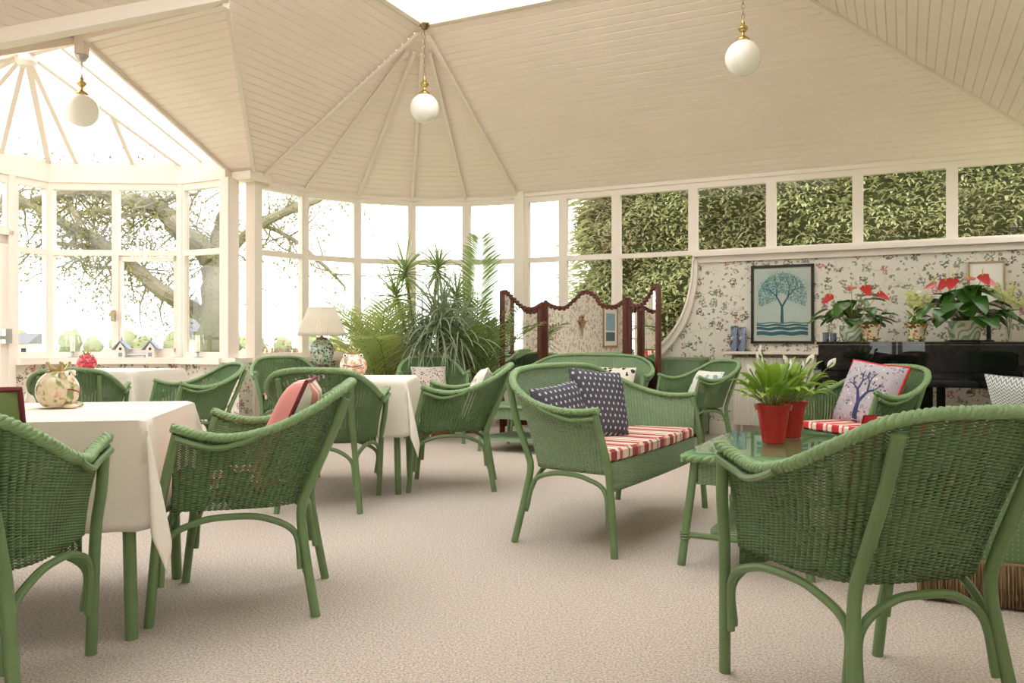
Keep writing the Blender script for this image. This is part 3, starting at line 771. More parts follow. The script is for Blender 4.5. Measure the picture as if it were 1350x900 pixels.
o,ff=pillow('scatter_cushion',lilac,.46,.44,.13,'lilac cushion printed with a navy tree, in the armchair before the piano',pipe=red_piping); put(o,CH[12],(.02,-.145,.655),22,-5)
o12=o
o,_=pillow('scatter_cushion',redgrid,.40,.40,.12,'red and cream checked cushion behind the rim of the large foreground armchair'); put(o,CH[13],(0,-.185,.64),24)
o,_=pillow('scatter_cushion',ikat,.35,.33,.12,'dotted navy cushion nearer the left arm of the middle settee',group='dotted navy cushions'); put(o,settee0,(.38,-.15,.62),20,6,-16)
o,_=pillow('scatter_cushion',ikat,.37,.39,.13,'dotted navy cushion standing upright on the middle settee, in front of its twin',group='dotted navy cushions'); put(o,settee0,(.04,-.10,.655),18,-6,-24)
o,_=pillow('scatter_cushion',mono,.42,.36,.12,'black and cream print cushion on the settee before the screen'); put(o,s2,(-.30,-.12,.575),24)
# tree printed on the lilac cushion
def tree2d(rng,depth=5,x=0,y=0,ang=pi/2,L=.3,wd=.05,out=None,spread=.55):
    if out is None: out=[]
    x2,y2=x+cos(ang)*L,y+sin(ang)*L; out.append((x,y,x2,y2,wd,wd*.62))
    if depth: 
        for s in (-1,1): tree2d(rng,depth-1,x2,y2,ang+s*spread*rng.uniform(.6,1.2),L*rng.uniform(.6,.82),wd*.6,out,spread)
    return out
rng=random.Random(4); mb=MB()
for (x,y,x2,y2,w0,w1) in tree2d(rng,4,.0,-.92,pi/2,.62,.20,None,.6):
    d=V((x2-x,y2-y,0)); n=V((-d.y,d.x,0)).normalized()
    P=[]
    for k in range(4):
        t=k/3; q=V((x,y,0)).lerp(V((x2,y2,0)),t); w_=w0+(w1-w0)*t
        for sg in (-1,1):
            r=q+n*w_*.5*sg; a=max(-.97,min(.97,r.x)); b=max(-.97,min(.97,r.y)); P.append(ff((a+1)/2,(b+1)/2)+V((0,.0025,0)))
    for k in range(3): mb.quad(P[2*k],P[2*k+1],P[2*k+3],P[2*k+2])
mb.build('tree_print',navy,o12)
def seatpad(name,mat,pts,z,t,label,group):
    """boxed seat pad over the outline pts (half outline, front last)"""
    P=[V((x,y,0)) for x,y in pts]; full=[V((-p.x,p.y,0)) for p in reversed(P) if p.x>1e-6]+P
    mb=MB(); n=len(full)
    loops=[]
    for k,(ins,zz) in enumerate(((.012,0),(0,.01),(0,t-.012),(.014,t))):
        loops.append([V((p.x*(1-ins/.3),p.y*(1-ins/.3),z+zz)) for p in full])
    for a,b in zip(loops,loops[1:]):
        for i in range(n):
            j=(i+1)%n; mb.quad(a[i],a[j],b[j],b[i],[(a[i].x+a[i].y*.3,a[i].z),(a[j].x+a[j].y*.3,a[j].z),(b[j].x+b[j].y*.3,b[j].z),(b[i].x+b[i].y*.3,b[i].z)])
    for l,rv in ((loops[0],True),(loops[-1],False)):
        h=n//2
        for i in range(h):
            a,b=l[i],l[i+1] ; c,d=l[n-2-i] if n%2==0 else l[n-1-i-1],l[n-1-i]
            q=[a,b,c,d]; mb.quad(*q,[(p.x,p.y) for p in q])
    o=mb.build(name,mat,None,True,50); return tag(o,label,'cushion',group)
padc=[(.20,-.17),(.235,-.05),(.248,.08),(.252,.20),(.12,.222)]
for k,(h,mt,lb) in {8:(CH[8],redgrid,'red checked seat pad on the armchair beside the white post'),12:(CH[12],redgrid,'red and cream seat pad on the armchair before the piano'),7:(CH[7],redgrid,'red seat pad on the armchair before the palms'),2:(CH[2],redgrid,'red checked seat pad on the armchair right of the front table')}.items():
    o=seatpad('seat_cushion',mt,padc,.437,.05,lb,'seat pads'); put(o,h,(0,0,0))
pads=[(.45,-.19),(.56,-.12),(.595,.0),(.61,.10),(.618,.215),(.3,.235)]
o=seatpad('seat_cushion',redcheck,pads,.426,.06,'long red and cream striped seat pad on the middle settee','seat pads'); put(o,settee0,(0,0,0))
o=seatpad('seat_cushion',redcheck,pads,.426,.06,'long red and cream striped seat pad on the settee before the screen','seat pads'); put(o,s2,(0,0,0))

# ------------------------------------------------------------------ clothed tables
def table(x,y,rot,hw=.40,z=.735,label='',clabel=''):
    t=empty('dining_table',(x,y,0),R_(rot)); tag(t,label,'table','tables under white cloths')
    mb=MB(); mb.box((-hw,-hw,z-.025),(hw,hw,z)); mb.build('table_top',green,t,False)
    mb=MB()
    for a in range(4):
        M=Matrix.Rotation(a*pi/2,4,'Z'); mb.box((-hw+.04,hw-.07,z-.33),(hw-.04,hw-.055,z-.025),0,M)
    mb.build('apron',weave_l,t,False)
    for sx in (-1,1):
        for sy in (-1,1):
            m2=MB(); m2.tube([V((sx*(hw-.07),sy*(hw-.07),z-.03)),V((sx*(hw-.055),sy*(hw-.055),z-.4)),V((sx*(hw-.045),sy*(hw-.045),0))],.021,10); m2.build('leg',green,t)
    # cloth: square, hanging, its corners falling in folds
    D=.37; rng=random.Random(int(x*100)); N=60; H=hw+.006; S_=H+D; zt=z+.004
    def c(u,v):
        s,t_=(u*2-1)*S_,(v*2-1)*S_
        es,et=max(0,abs(s)-H),max(0,abs(t_)-H); gx,gy=(1 if s>=0 else -1),(1 if t_>=0 else -1)
        if es==0 and et==0: return V((s,t_,zt))
        fold=lambda q: .010*sin(q*11+x*7)+.006*sin(q*23+y*5)
        if et==0:
            k=es/D; cr=abs(t_)/H; return V((gx*(H+.004+(.012+fold(t_)*.8+.03*cr**6)*k**.8),t_,zt-es+.002))
        if es==0:
            k=et/D; cr=abs(s)/H; return V((s,gy*(H+.004+(.012+fold(s)*.8+.03*cr**6)*k**.8),zt-et+.002))
        r=hypot(es,et); ph=atan2(et,es); q=ph if ph<=pi/4 else pi/2-ph
        k=r/D; o_=.20*r*sin(q)*1.4; dr=r*(.96-.02*sin(2*ph))
        bx=H+.004+.03*min(k,1.2)**.8; lat=.03*sin(4*q)*k
        return V((gx*(bx+o_*.5+(lat if ph<pi/4 else -lat*.3)),gy*(bx+o_*.5+(lat if ph>=pi/4 else -lat*.3)),zt-dr))
    mb=MB(); 
    # sample lines snapped to the table edge
    ks=[i/N for i in range(N+1)]
    mb.grid(lambda u,v:c(u,v),N,N); o=mb.build('tablecloth',linen,None,True,70); o.location=(x,y,0); o.rotation_euler=(0,0,R_(rot))
    md=o.modifiers.new('thick','SOLIDIFY'); md.thickness=.0025; md.offset=1
    tag(o,clabel,'tablecloth','white tablecloths'); return t
table(-1.695,3.01,11,.40,.74,'green table under a white cloth at the front left, one leg showing','white linen tablecloth on the front left table, a corner hanging in a point')
table(-1.09,5.65,1,.385,.745,'green table under a white cloth in the middle of the room','white linen tablecloth on the middle table')
table(-3.50,7.12,-6,.42,.745,'table under a white cloth standing in the glazed bay','white linen tablecloth on the table in the glazed bay')

# frogs
def frog(x,y,z,s,rot,mat,label):
    t=empty('frog_ornament',(x,y,z),R_(rot)); t.scale=(s,s,s); tag(t,label,'ornament','crowned frog ornaments')
    mb=MB()
    def f(p,d):
        k=1+.10*max(0,-d.z)*(1-abs(d.z)); p=V((p.x*k,p.y*k,p.z))
        if p.z<-.062: p.z=-.062-.006*(d.z+1)
        return p
    mb.ball((0,0,.074),.091,.080,.082,28,18,0,f)
    for sx in (-1,1):
        mb.ball((sx*.045,-.058,.012),.026,.03,.012,12,8); mb.ball((sx*.05,-.032,.138),.019,.019,.018,12,8)
    mb.build('body',mat,t)
    for sx in (-1,1):
        mb=MB(); mb.ball((sx*.052,-.045,.142),.013,.013,.013,12,8); e=mb.build('eye',ivory,t); mb=MB(); mb.ball((sx*.053,-.055,.143),.0065,.005,.0065,8,6); mb.build('pupil',blackm,e)
    mb=MB(); P=[V((.072*cos(a),-.083*abs(sin(a))**.5*.93-.002,.082-.016*(1-abs(cos(a))))) for a in [pi*k/12 for k in range(1,12)]]
    mb.tube(cat(P,3),.0028,6); mb.build('mouth',pipe_dark,t)
    mb=MB(); n=5
    for k in range(n):
        a0=2*pi*k/n; 
        for s_ in (-1,1):
            b0,b1=a0,a0+s_*pi/n
            p=[V((.026*cos(b0),.026*sin(b0),.150)),V((.026*cos(b1),.026*sin(b1),.150)),V((.029*cos(b1),.029*sin(b1),.158)),V((.044*cos(b0),.044*sin(b0),.186))]
            q=[V((v.x*.86,v.y*.86,v.z)) for v in p]
            mb.quad(*p); mb.quad(*q); 
            for i in range(4): mb.quad(p[i],p[(i+1)%4],q[(i+1)%4],q[i])
        mb.ball((.044*cos(a0),.044*sin(a0),.186),.006,None,None,8,6)
    mb.lathe([(.03,.144),(.031,.148),(.029,.153),(.02,.154),(.0,.154)],(0,.012,0),20)
    mb.build('crown',gold,t); return t
ff_z=.7445
frog(-1.73,3.09,.7455,.93,105,frog_a,'blotched beige ceramic frog with a gold crown on the front table')
frog(-3.72,7.10,.7505,.9,25,frog_b,'raspberry red ceramic frog with a crown on the table in the bay')
frog(-1.13,5.78,.7505,1.05,10,frog_c,'cream ceramic frog with orange flower on the middle table')

# ------------------------------------------------------------------ plants
def leaf(mb,base,d,up,L,w,droop,n=5,m=0,shape=0,fold=.15):
    d=V(d).normalized(); up=V(up); sd=d.cross(up)
    sd=sd.normalized() if sd.length>1e-4 else d.orthogonal().normalized()
    p=V(base); vs=[];el=droop/n
    for i in range(n+1):
        t=i/n
        if shape==0: ww=w*(1-t)**.6*min(1,.5+t*3)     # strap
        elif shape==1: ww=w*sin(pi*min(1,t*.93+.07))**.8   # lance
        else: ww=w*(max(0,1-t)**.55)*min(1,t*5+.25)       # heart
        nn=sd.cross(d)
        if i==n: ww=.0004
        vs+=[p-sd*ww/2+nn*fold*ww,p,p+sd*ww/2+nn*fold*ww]
        p=p+d*(L/n); d=(d+V((0,0,-1))*el*(.4+t)).normalized(); 
    fs=[];uv=[]
    for i in range(n):
        for k in range(2):
            fs.append((3*i+k,3*i+k+1,3*i+k+4,3*i+k+3)); uv.append([(k/2,i/n),((k+1)/2,i/n),((k+1)/2,(i+1)/n),(k/2,(i+1)/n)])
    mb.add(vs,fs,uv,m); return p
def flower(mb,c,n,k,L,w,ph=0,fold=.1):
    n=V(n).normalized(); a=n.orthogonal().normalized(); b=n.cross(a)
    for i in range(k):
        t=2*pi*i/k+ph; leaf(mb,c,a*cos(t)+b*sin(t)+n*.25,n,L,w,0,2,0,1,fold)
ROOM=V((-SA,-CA,0))
def frond(mb,st,base,az,elev,L,bend,rng,ll=.32,nl=22,start=.3):
    d=V((cos(az)*cos(elev),sin(az)*cos(elev),sin(elev))); p=V(base); P=[p.copy()]; D=[d.copy()]
    for i in range(14):
        p=p+d*(L/14); d=(d+V((cos(az)*.35,sin(az)*.35,-1))*bend/14*(.3+i/9)).normalized(); P.append(p.copy()); D.append(d.copy())
    st.tube(P,[.008*(1-i/17)+.001 for i in range(15)],5)
    for k in range(nl):
        t=start+(1-start)*k/(nl-1); x=t*14; i=min(13,int(x)); q=P[i].lerp(P[i+1],x-i); dd=D[i]
        sd=V((sin(az),-cos(az),0))
        l=ll*(.55+.9*sin(pi*min(1,(t-start)/(1-start)*.8+.15)))*.8
        for s in (-1,1):
            leaf(mb,q,dd*.75+sd*s*1.0+V((0,0,.15)),sd.cross(dd)+V((rng.uniform(-.5,.5),rng.uniform(-.5,.5),rng.uniform(-.3,.5))),l*rng.uniform(.85,1.1),.019,.9*rng.uniform(.5,1.3),4,0,1,.1)
def pot(mb,r0,r1,h,rim=.012,so=True):
    mb.lathe([(0,0),(r0,0),(r0+(r1-r0)*.85,h*.86),(r1+rim*.4,h*.86),(r1+rim,h),(r1-.004,h),(r1-.012,h*.9),(0,h*.9)],(0,0,0),28)
def pots(t,r0,r1,h,mat):
    mb=MB(); mb.lathe([(r0*.9,0),(r0,0.004),(r0+(r1-r0)*.84,h*.84),(r1+.006,h*.85),(r1+.012,h*.99),(r1+.004,h),(r1-.010,h*.97),(r1-.014,h*.88)],(0,0,0),28); mb.build('pot',mat,t)
    mb=MB(); mb.lathe([(r1-.012,h*.87),(r1*.5,h*.9),(0,h*.91)],(0,0,0),20); mb.build('soil',soil,t)
def areca(x,y,label,H,nf,mat,seed,spread=1.0,extra=()):
    rng=random.Random(seed); t=empty('potted_palm',(x,y,0)); tag(t,label,'plant','potted palms by the curved window')
    pots(t,.15,.20,.34,terra); mb=MB(); st=MB()
    for k in range(nf):
        az=2*pi*k/nf*2.4+rng.uniform(-.3,.3); el=R_(rng.uniform(66,88)); h=H*rng.uniform(.72,1.0)
        frond(mb,st,(rng.uniform(-.08,.08),rng.uniform(-.08,.08),.28),az,el,h,rng.uniform(.55,1.35)*spread,rng,.33,19,.34)
    for az,el,h,b in extra: frond(mb,st,(0,0,.28),az,R_(el),h,b,rng,.34,40,.5)
    mb.build('fronds',mat,t,True,80); st.build('stems',stem_m,t); return t
areca(-1.42,8.85,'bushy yellow-green potted palm nearest the table lamp',1.32,21,palm_l,3,1.1)
areca(-.40,8.98,'potted palm with one tall upright frond beside the folding screen',1.22,20,palm_d,8,.7,((R_(60),89,1.85,.25),))
def dracaena(x,y,label,heads,mat,seed,wd=.022):
    rng=random.Random(seed); t=empty('potted_dracaena',(x,y,0)); tag(t,label,'plant')
    pots(t,.17,.22,.36,terra); mb=MB(); st=MB()
    for hx,hy,hz,n,L,dr in heads:
        P=cat([V((hx*.15,hy*.15,.30)),V((hx*.5,hy*.5,.3+(hz-.3)*.5)),V((hx,hy,hz))],6); st.tube(P,.016,8)
        for k in range(n):
            az=2*pi*k*.381966; el=R_(82-128*(k/n)**.9+rng.uniform(-10,10)); d=V((cos(az)*cos(el),sin(az)*cos(el),sin(el)))
            leaf(mb,V((hx,hy,hz-.10*k/n)),d,V((rng.uniform(-.9,.9),rng.uniform(-.9,.9),.8)),L*rng.uniform(.75,1.1),wd*rng.uniform(.8,1.2),dr*rng.uniform(.6,1.3),7,0,0,.3)
    mb.build('foliage',mat,t,True,80); st.build('canes',trunk_m,t); return t
dracaena(-.96,8.95,'tall potted dracaena with rosettes of thin leaves rising above the others',[(-.22,0,1.80,80,.40,.9),(.14,.05,1.84,80,.40,2.0),(-.30,-.15,1.52,70,.42,1.4),(.34,.1,1.50,80,.44,2.0)],drac_t,5)
dracaena(-.78,8.62,'dark potted dracaena with long drooping leaves behind the floral-cushioned armchair',[(0,0,1.22,110,.62,2.6),(-.18,.05,1.05,80,.55,2.6),(.22,.03,1.08,90,.58,2.6),(.05,.05,1.36,60,.50,2.4)],drac,9,.026)

def lily(t,seed,n,H,mat=None,sp=5,w=.05):
    rng=random.Random(seed); mb=MB(); st=MB(); fl_=[]
    for k in range(n):
        az=2*pi*k*.382+rng.uniform(-.3,.3); el=R_(rng.uniform(28,80)); r=rng.uniform(0,.045)
        b=V((r*cos(az),r*sin(az),0)); d=V((cos(az)*cos(el),sin(az)*cos(el),sin(el))); l=H*rng.uniform(.35,.62)
        e=b+d*l*.75; st.tube([b,b.lerp(e,.5)+V((0,0,.01)),e],.0022,5); leaf(mb,e,d,V((0,0,1)),H*rng.uniform(.34,.5),w*rng.uniform(.7,1.1),rng.uniform(1.0,2.2),6,0,1,.2)
    for k in range(sp):
        az=2*pi*k/sp+rng.uniform(-.5,.5); el=R_(rng.uniform(45,84)); d=V((cos(az)*cos(el),sin(az)*cos(el),sin(el))); e=d*H*rng.uniform(.70,1.0)
        st.tube([V((0,0,0)),e*.5,e],.0022,5); fm_=MB(); fl_.append(fm_); leaf(fm_,e,d+V((0,0,.3)),V((cos(az+1),sin(az+1),.2)),.062,.034,.5,6,0,1,.35); st.tube([e,e+d*.035],.004,6)
    return mb,st,fl_
def peace_lily(x,y,z,label,seed,rot):
    rng=random.Random(seed)
    t=empty('potted_peace_lily',(x,y,z),R_(rot)); tag(t,label,'plant','peace lilies in red pots')
    pots(t,.052,.078,.19,redpot); mb,st,fb=lily(t,seed,52,.29); 
    for m,nm,mt in [(mb,'leaves',lily_l),(st,'stems',stem_m)]+[(f_,'white_flower',spath) for f_ in fb]:
        o=m.build(nm,mt,t,True,80); o.location=(0,0,.17)
    return t
peace_lily(1.265,3.93,.5075,'peace lily with white flowers in the nearer red pot on the glass coffee table',3,0)
peace_lily(1.43,4.17,.5075,'peace lily in the red pot standing farther back on the glass coffee table',7,80)

# ------------------------------------------------------------------ coffee table with glass top
def axes(x,y,ang): return empty
t=empty('coffee_table',(1.235,3.955,0),R_(62.5)); tag(t,'green woven coffee table with a glass top in front of the settee','table')
hl,hwd=.50,.27
mb=MB(); mb.box((-hl+.01,-hwd+.01,.462),(hl-.01,hwd-.01,.492)); mb.build('woven_top',weave_l,t,False)
mb=MB(); loop=[V((hl*sx,hwd*sy,.478)) for sx,sy in ((-1,-1),(1,-1),(1,1),(-1,1))]
for a,b in zip(loop,loop[1:]+loop[:1]):
    n=int((b-a).length/.012)
    for s in range(2):
        P=[]
        for i in range(n+1):
            q=a.lerp(b,i/n); dd=(b-a).normalized(); x=dd.cross(V((0,0,1))); ph=2*pi*(i/6+s/2); P.append(q+x*cos(ph)*.009+V((0,0,sin(ph)*.008)))
        mb.tube(P,.012,6)
mb.build('braided_edge',rimm,t,True,80)
mb=MB(); mb.box((-hl+.0,-hwd+.0,.4985),(hl-.0,hwd-.0,.5065)); mb.build('glass_top',tglass,t,False)
mb=MB()
for lo,hi in (((-hl+.06,-hwd+.035,.36),(hl-.06,-hwd+.047,.465)),((-hl+.06,hwd-.047,.36),(hl-.06,hwd-.035,.465)),((-hl+.035,-hwd+.06,.36),(-hl+.047,hwd-.06,.465)),((hl-.047,-hwd+.06,.36),(hl-.035,hwd-.06,.465))):
    dx,dy=hi[0]-lo[0],hi[1]-lo[1]; L=max(dx,dy)
    for f in (0,1):
        if dx>dy: y=(lo[1],hi[1])[f]; a,b=V((lo[0],y,0)),V((hi[0],y,0))
        else: x=(lo[0],hi[0])[f]; a,b=V((x,lo[1],0)),V((x,hi[1],0))
        mb.quad(V((a.x,a.y,lo[2])),V((b.x,b.y,lo[2])),V((b.x,b.y,hi[2])),V((a.x,a.y,hi[2])),[(0,0),(L/.02,0),(L/.02,.105),(0,.105)])
mb.build('woven_apron',weave_l,t,False)
for sx in (-1,1):
    for sy in (-1,1):
        m2=MB(); top=V((sx*(hl-.045),sy*(hwd-.045),.475)); ft=V((sx*(hl+.005),sy*(hwd+.005),0)); m2.tube([top,top.lerp(ft,.5),ft],.019,10)
        q=top.lerp(ft,.72); 
        for k in range(3): m2.tube([q+V((.021*cos(a),.021*sin(a),.012*(k-1))) for a in [2*pi*i/10 for i in range(10)]],.005,5,closed=True)
        m2.build('leg',green,t)
for sx in (-1,1):
    m2=MB(); m2.tube([V((sx*(hl-.012),-hwd+.02,.135)),V((sx*(hl-.012),hwd-.02,.135))],.014,8); m2.build('stretcher',green,t)
mb=MB(); mb.box((-hl+.02,-.15,.147),(hl-.02,.15,.172)); mb.build('shelf',weave_l,t,False)

# small side tables
def sidetable(x,y,rot,w,h,label,tray=True,glass_=False):
    t=empty('side_table',(x,y,0),R_(rot)); tag(t,label,'table')
    mb=MB(); mb.box((-w,-w,h-.022),(w,w,h)); mb.build('table_top',weave_l,t,False)
    if glass_: m2=MB(); m2.box((-w,-w,h+.001),(w,w,h+.008)); m2.build('glass_top',tglass,t,False)
    mb=MB()
    for a in range(4):
        M=Matrix.Rotation(a*pi/2,4,'Z'); n=int(w*2/.02)
        mb.grid(lambda u,v:M@V((-w+.02+(2*w-.04)*u,-w+.02+.003*sin(u*n*pi*2),h-.12+.10*v)),n*3,1,0,lambda u,v:(u*n,v*.1))
    mb.build('woven_apron',weave_l,t)
    mb=MB(); mb.tube([V((w*sx,w*sy,h-.01)) for sx,sy in ((-1,-1),(1,-1),(1,1),(-1,1))],.014,6,closed=True); mb.build('edge_rim',rimm,t)
    for sx in (-1,1):
        for sy in (-1,1): m2=MB(); m2.tube([V((sx*(w-.03),sy*(w-.03),h-.03)),V((sx*w,sy*w,0))],.016,8); m2.build('leg',green,t)
    mb=MB(); mb.box((-w*1.0,-w*1.0,.10),(w*1.0,w*1.0,.125)); mb.build('shelf',weave_l,t,False)
    return t
sidetable(.10,7.55,-26,.30,.42,'low green woven side table with potted plants, left of the middle settee')
def small_plant(x,y,z,label,seed):
    t=empty('potted_plant',(x,y,z)); tag(t,label,'plant','lime green plants on the low side table'); pots(t,.06,.085,.13,greypot)
    mb,st,fb=lily(t,seed,40,.27,None,0,.045)
    for m,nm,mt in ((mb,'leaves',lime),(st,'stems',stem_m)): o=m.build(nm,mt,t,True,80); o.location=(0,0,.11)
small_plant(.0,7.47,.421,'lime green potted plant just left of the middle settee back',21)
small_plant(.26,7.52,.421,'lime green potted plant showing over the middle of the settee back',22)
sidetable(-1.93,8.45,-20,.24,.72,'green side table under the table lamp',glass_=True)

# table lamp
t=empty('table_lamp',(-1.95,8.32,.7285)); tag(t,'table lamp with a flowered ginger jar base and a pleated cream shade','lamp')
mb=MB(); mb.lathe([(.075,0),(.082,.012),(.078,.025),(.06,.03)],(0,0,0),24); mb.build('foot',mahog,t)
mb=MB(); mb.lathe([(.06,.028),(.085,.05),(.11,.11),(.125,.18),(.118,.235),(.088,.275),(.058,.288),(.05,.295)],(0,0,0),32); mb.build('ginger_jar',jarm,t)
mb=MB(); mb.lathe([(.05,.293),(.062,.3),(.06,.308),(.02,.314),(.008,.33),(.008,.38),(.018,.385),(.018,.42),(0,.425)],(0,0,0),20); mb.build('stem',dbrass,t)
mb=MB(); n=72; P=[(.245,.33),(.228,.375),(.185,.49),(.135,.62)]; mb.lathe(P[::-1],(0,0,0),n*2,0,lambda a,i:1+.014*(1 if round(a/(2*pi)*n*2)%2 else -1))
mb.f=mb.f[:-2]; mb.uv=mb.uv[:-2]; mb.m=mb.m[:-2]
o=mb.build('pleated_shade',shade_m,t,True,20); md=o.modifiers.new('thick','SOLIDIFY'); md.thickness=.002

# ------------------------------------------------------------------ folding mirrored screen
t=empty('folding_screen',W(-3.15,8.3)); tag(t,'three-panel folding screen with mirrors in carved mahogany frames','screen')
def panel(p,q,prof):
    """prof: top edge heights along the panel, 0..1"""
    p=V(p)-t.location; q=V(q)-t.location; p.z=q.z=0; L=(q-p).length; d=(q-p).normalized(); n=V((-d.y,d.x,0))
    M=Matrix((d,n,V((0,0,1)))).transposed().to_4x4(); M.translation=p
    pts=cat([V((x*L,0,z)) for x,z in prof],8)
    mb=MB()
    mb.box((0,-.02,0),(.045,.02,prof[0][1]-.01),0,M); mb.box((L-.045,-.02,0),(L,.02,prof[-1][1]-.01),0,M); mb.box((0,-.02,.08),(L,.02,.16),0,M); mb.box((.03,-.016,.60),(L-.03,.016,.66),0,M)
    f=mb.build('frame',mahog,t,False)
    cr=MB(); cr.tube([M@V((a.x,0,a.z)) for a in pts],[.021]*len(pts),8)
    rng=random.Random(int(L*1000)+len(prof)); k=0
    for a in pts[1:-1:3]:
        k+=1; cr.ball(M@V((a.x,-.012,a.z-.018)),.020,.011,.016,8,6); cr.ball(M@V((a.x+.01,-.014,a.z+.010)),.018,.010,.011,8,6)
    cr.build('carved_crest',mahog,t)
    g=MB(); lo=.66; vs=[M@V((a.x,-.004,a.z-.01)) for a in pts]; vb=[M@V((a.x,-.004,lo)) for a in pts]
    for i in range(len(vs)-1): g.quad(vb[i],vb[i+1],vs[i+1],vs[i])
    g.build('mirror',mirror,t,False)
    g=MB(); g.box((.03,-.006,.16),(L-.03,.006,.60),0,M); g.build('lower_panel',mahog,t,False)
hL=W(-3.65,8.35); hR=W(-2.665,8.35)
pl=hL-(.547*UD+.837*ND)*.56; pr=hR+(.77*UD-.637*ND)*.58
panel(pl,hL-.01*UD,[(0,1.53),(.12,1.54),(.3,1.46),(.5,1.38),(.75,1.365),(1,1.43)])
panel(hL+.01*UD,hR-.01*UD,[(0,1.45),(.10,1.395),(.25,1.375),(.36,1.45),(.5,1.545),(.62,1.50),(.70,1.40),(.84,1.375),(.94,1.42),(1,1.46)])
panel(hR+.01*UD,pr,[(0,1.46),(.15,1.385),(.45,1.385),(.65,1.46),(.85,1.555),(1,1.565)])

# ------------------------------------------------------------------ right wall: picture, radiator, piano
def wallM(a,b=B1,z=0): return Matrix.Translation(W(a,b,z))@Matrix.Rotation(ANG,4,'Z')      # x along the wall, -y into the room
def framed(name,a0,a1,z0,z1,fm,fw,label,M=None,body=None,mount=.0,group=None):
    t=empty(name); t.matrix_world=M; w,h=a1-a0,z1-z0; tag(t,label,'picture',group)
    mb=MB()
    for lo,hi in (((0,-.03,0),(fw,0,h)),((w-fw,-.03,0),(w,0,h)),((0,-.03,0),(w,0,fw)),((0,-.03,h-fw),(w,0,h))): mb.box(lo,hi)
    mb.build('frame',fm,t,False); body(t,w,h,fw); return t
def treepic(t,w,h,fw):
    def flat(y): return lambda x,z: V((x,y,z))
    mb=MB(); mb.box((fw*.5,-.012,fw*.5),(w-fw*.5,-.006,h-fw*.5)); mb.build('mount',mat_w,t,False)
    mb=MB(); mb.box((fw+.03,-.014,fw+.03),(w-fw-.03,-.012,h-fw-.03)); mb.build('print',paper,t,False)
    mb=MB()
    for k,(z0,z1) in enumerate(((.06,.10),(.115,.145),(.155,.175),(.185,.195))): mb.grid(lambda u,v:V((fw+.03+(w-2*fw-.06)*u,-.0152,fw+z0+(z1-z0)*v+.006*sin(u*16+k))),20,1)
    mb.build('sea_print',tealdk,t,False)
    rng=random.Random(2); mb=MB(); cx=w/2
    for (x,y,x2,y2,w0,w1) in tree2d(rng,6,0,0,pi/2,.17,.034,None,.42):
        d=V((x2-x,y2-y,0)); n=V((-d.y,d.x,0)).normalized(); z0=fw+.19
        mb.quad(*[V((cx+q.x*1.0,-.0162,z0+q.y*.98)) for q in (V((x,y,0))-n*w0/2,V((x,y,0))+n*w0/2,V((x2,y2,0))+n*w1/2,V((x2,y2,0))-n*w1/2)])
    mb.build('tree_print',tealdk,t,False)
    mb=MB()
    for k in range(1500):
        a=rng.uniform(-.35,pi+.35); r=.25*sqrt(rng.uniform(.04,1)); x=cx+r*cos(a)*.98; z=fw+.19+.26+r*sin(a)*1.05; s=rng.uniform(.005,.010); b=rng.uniform(0,pi)
        if not(fw+.04<x<w-fw-.04): continue
        e=V((cos(b),0,sin(b)))*s; f_=V((-sin(b),0,cos(b)))*s*.45; p=V((x,-.0158,z)); mb.quad(p-e,p-f_,p+e,p+f_)
    mb.build('leaf_print',seam,t,False)
    mb=MB(); mb.box((fw*.6,-.021,fw*.6),(w-fw*.6,-.019,h-fw*.6)); mb.build('glazing',glass,t,False)
framed('framed_picture',-1.472,-.843,.977,1.80,blackm,.028,'black-framed picture of a teal tree above the sea on the wallpapered wall',wallM(-1.472,B1-.002,.977),treepic)
def blank(t,w,h,fw):
    mb=MB(); mb.box((fw*.5,-.012,fw*.5),(w-fw*.5,-.006,h-fw*.5)); mb.build('mount',mat_w,t,False)
framed('framed_picture',.544,.845,1.36,1.758,goldfr,.012,'pale blank picture in a thin frame behind the flowers on the piano',wallM(.544,B1-.002,1.36),blank)
# radiator with a shelf over it
t=empty('radiator'); t.matrix_world=wallM(-1.64,B1-.02,0); tag(t,'cream panel radiator with fluted front under the tree picture','radiator')
mb=MB(); L=1.05; n=34
mb.grid(lambda u,v:V((u*L,-.075-.006*(abs(((u*n)%1)-.5)<.28),.12+.71*v)),n*8,1)
mb.quad(V((0,-.075,.83)),V((L,-.075,.83)),V((L,-.02,.83)),V((0,-.02,.83)));
for x in (0,L): mb.quad(V((x,-.08,.12)),V((x,-.02,.12)),V((x,-.02,.83)),V((x,-.08,.83)))
mb.quad(V((0,-.02,.12)),V((L,-.02,.12)),V((L,-.02,.83)),V((0,-.02,.83)))
mb.build('fluted_panel',radm,t,False)
for x in (.08,L-.08): mb=MB(); mb.tube([V((x,-.045,.13)),V((x,-.045,0))],.011,8); mb.build('pipe',radm,t)
t=empty('radiator_shelf'); t.matrix_world=wallM(-1.73,B1,.868); tag(t,'cream painted shelf over the radiator','shelf')
mb=MB(); mb.box((0,-.19,0),(1.1,-.004,.026)); mb.build('board',white,t,False)
for x in (.05,1.02): mb=MB(); mb.box((x,-.15,-.05),(x+.03,-.004,0)); mb.build('bracket',white,t,False)
for a,h,lb in ((-1.63,.27,'tall glossy blue and silver vase, left of the pair on the radiator shelf'),(-1.545,.255,'tall dark blue vase, right of the pair on the radiator shelf')):
    mb=MB(); mb.lathe([(.036,0),(.04,.004),(.04,h-.006),(.037,h),(.033,h-.004),(.033,.01),(0,.01)],(0,0,0),24); o=mb.build('vase',bluegl,None); o.location=W(a,B1-.10,.8955); tag(o,lb,'vase','glossy vases on the radiator shelf')
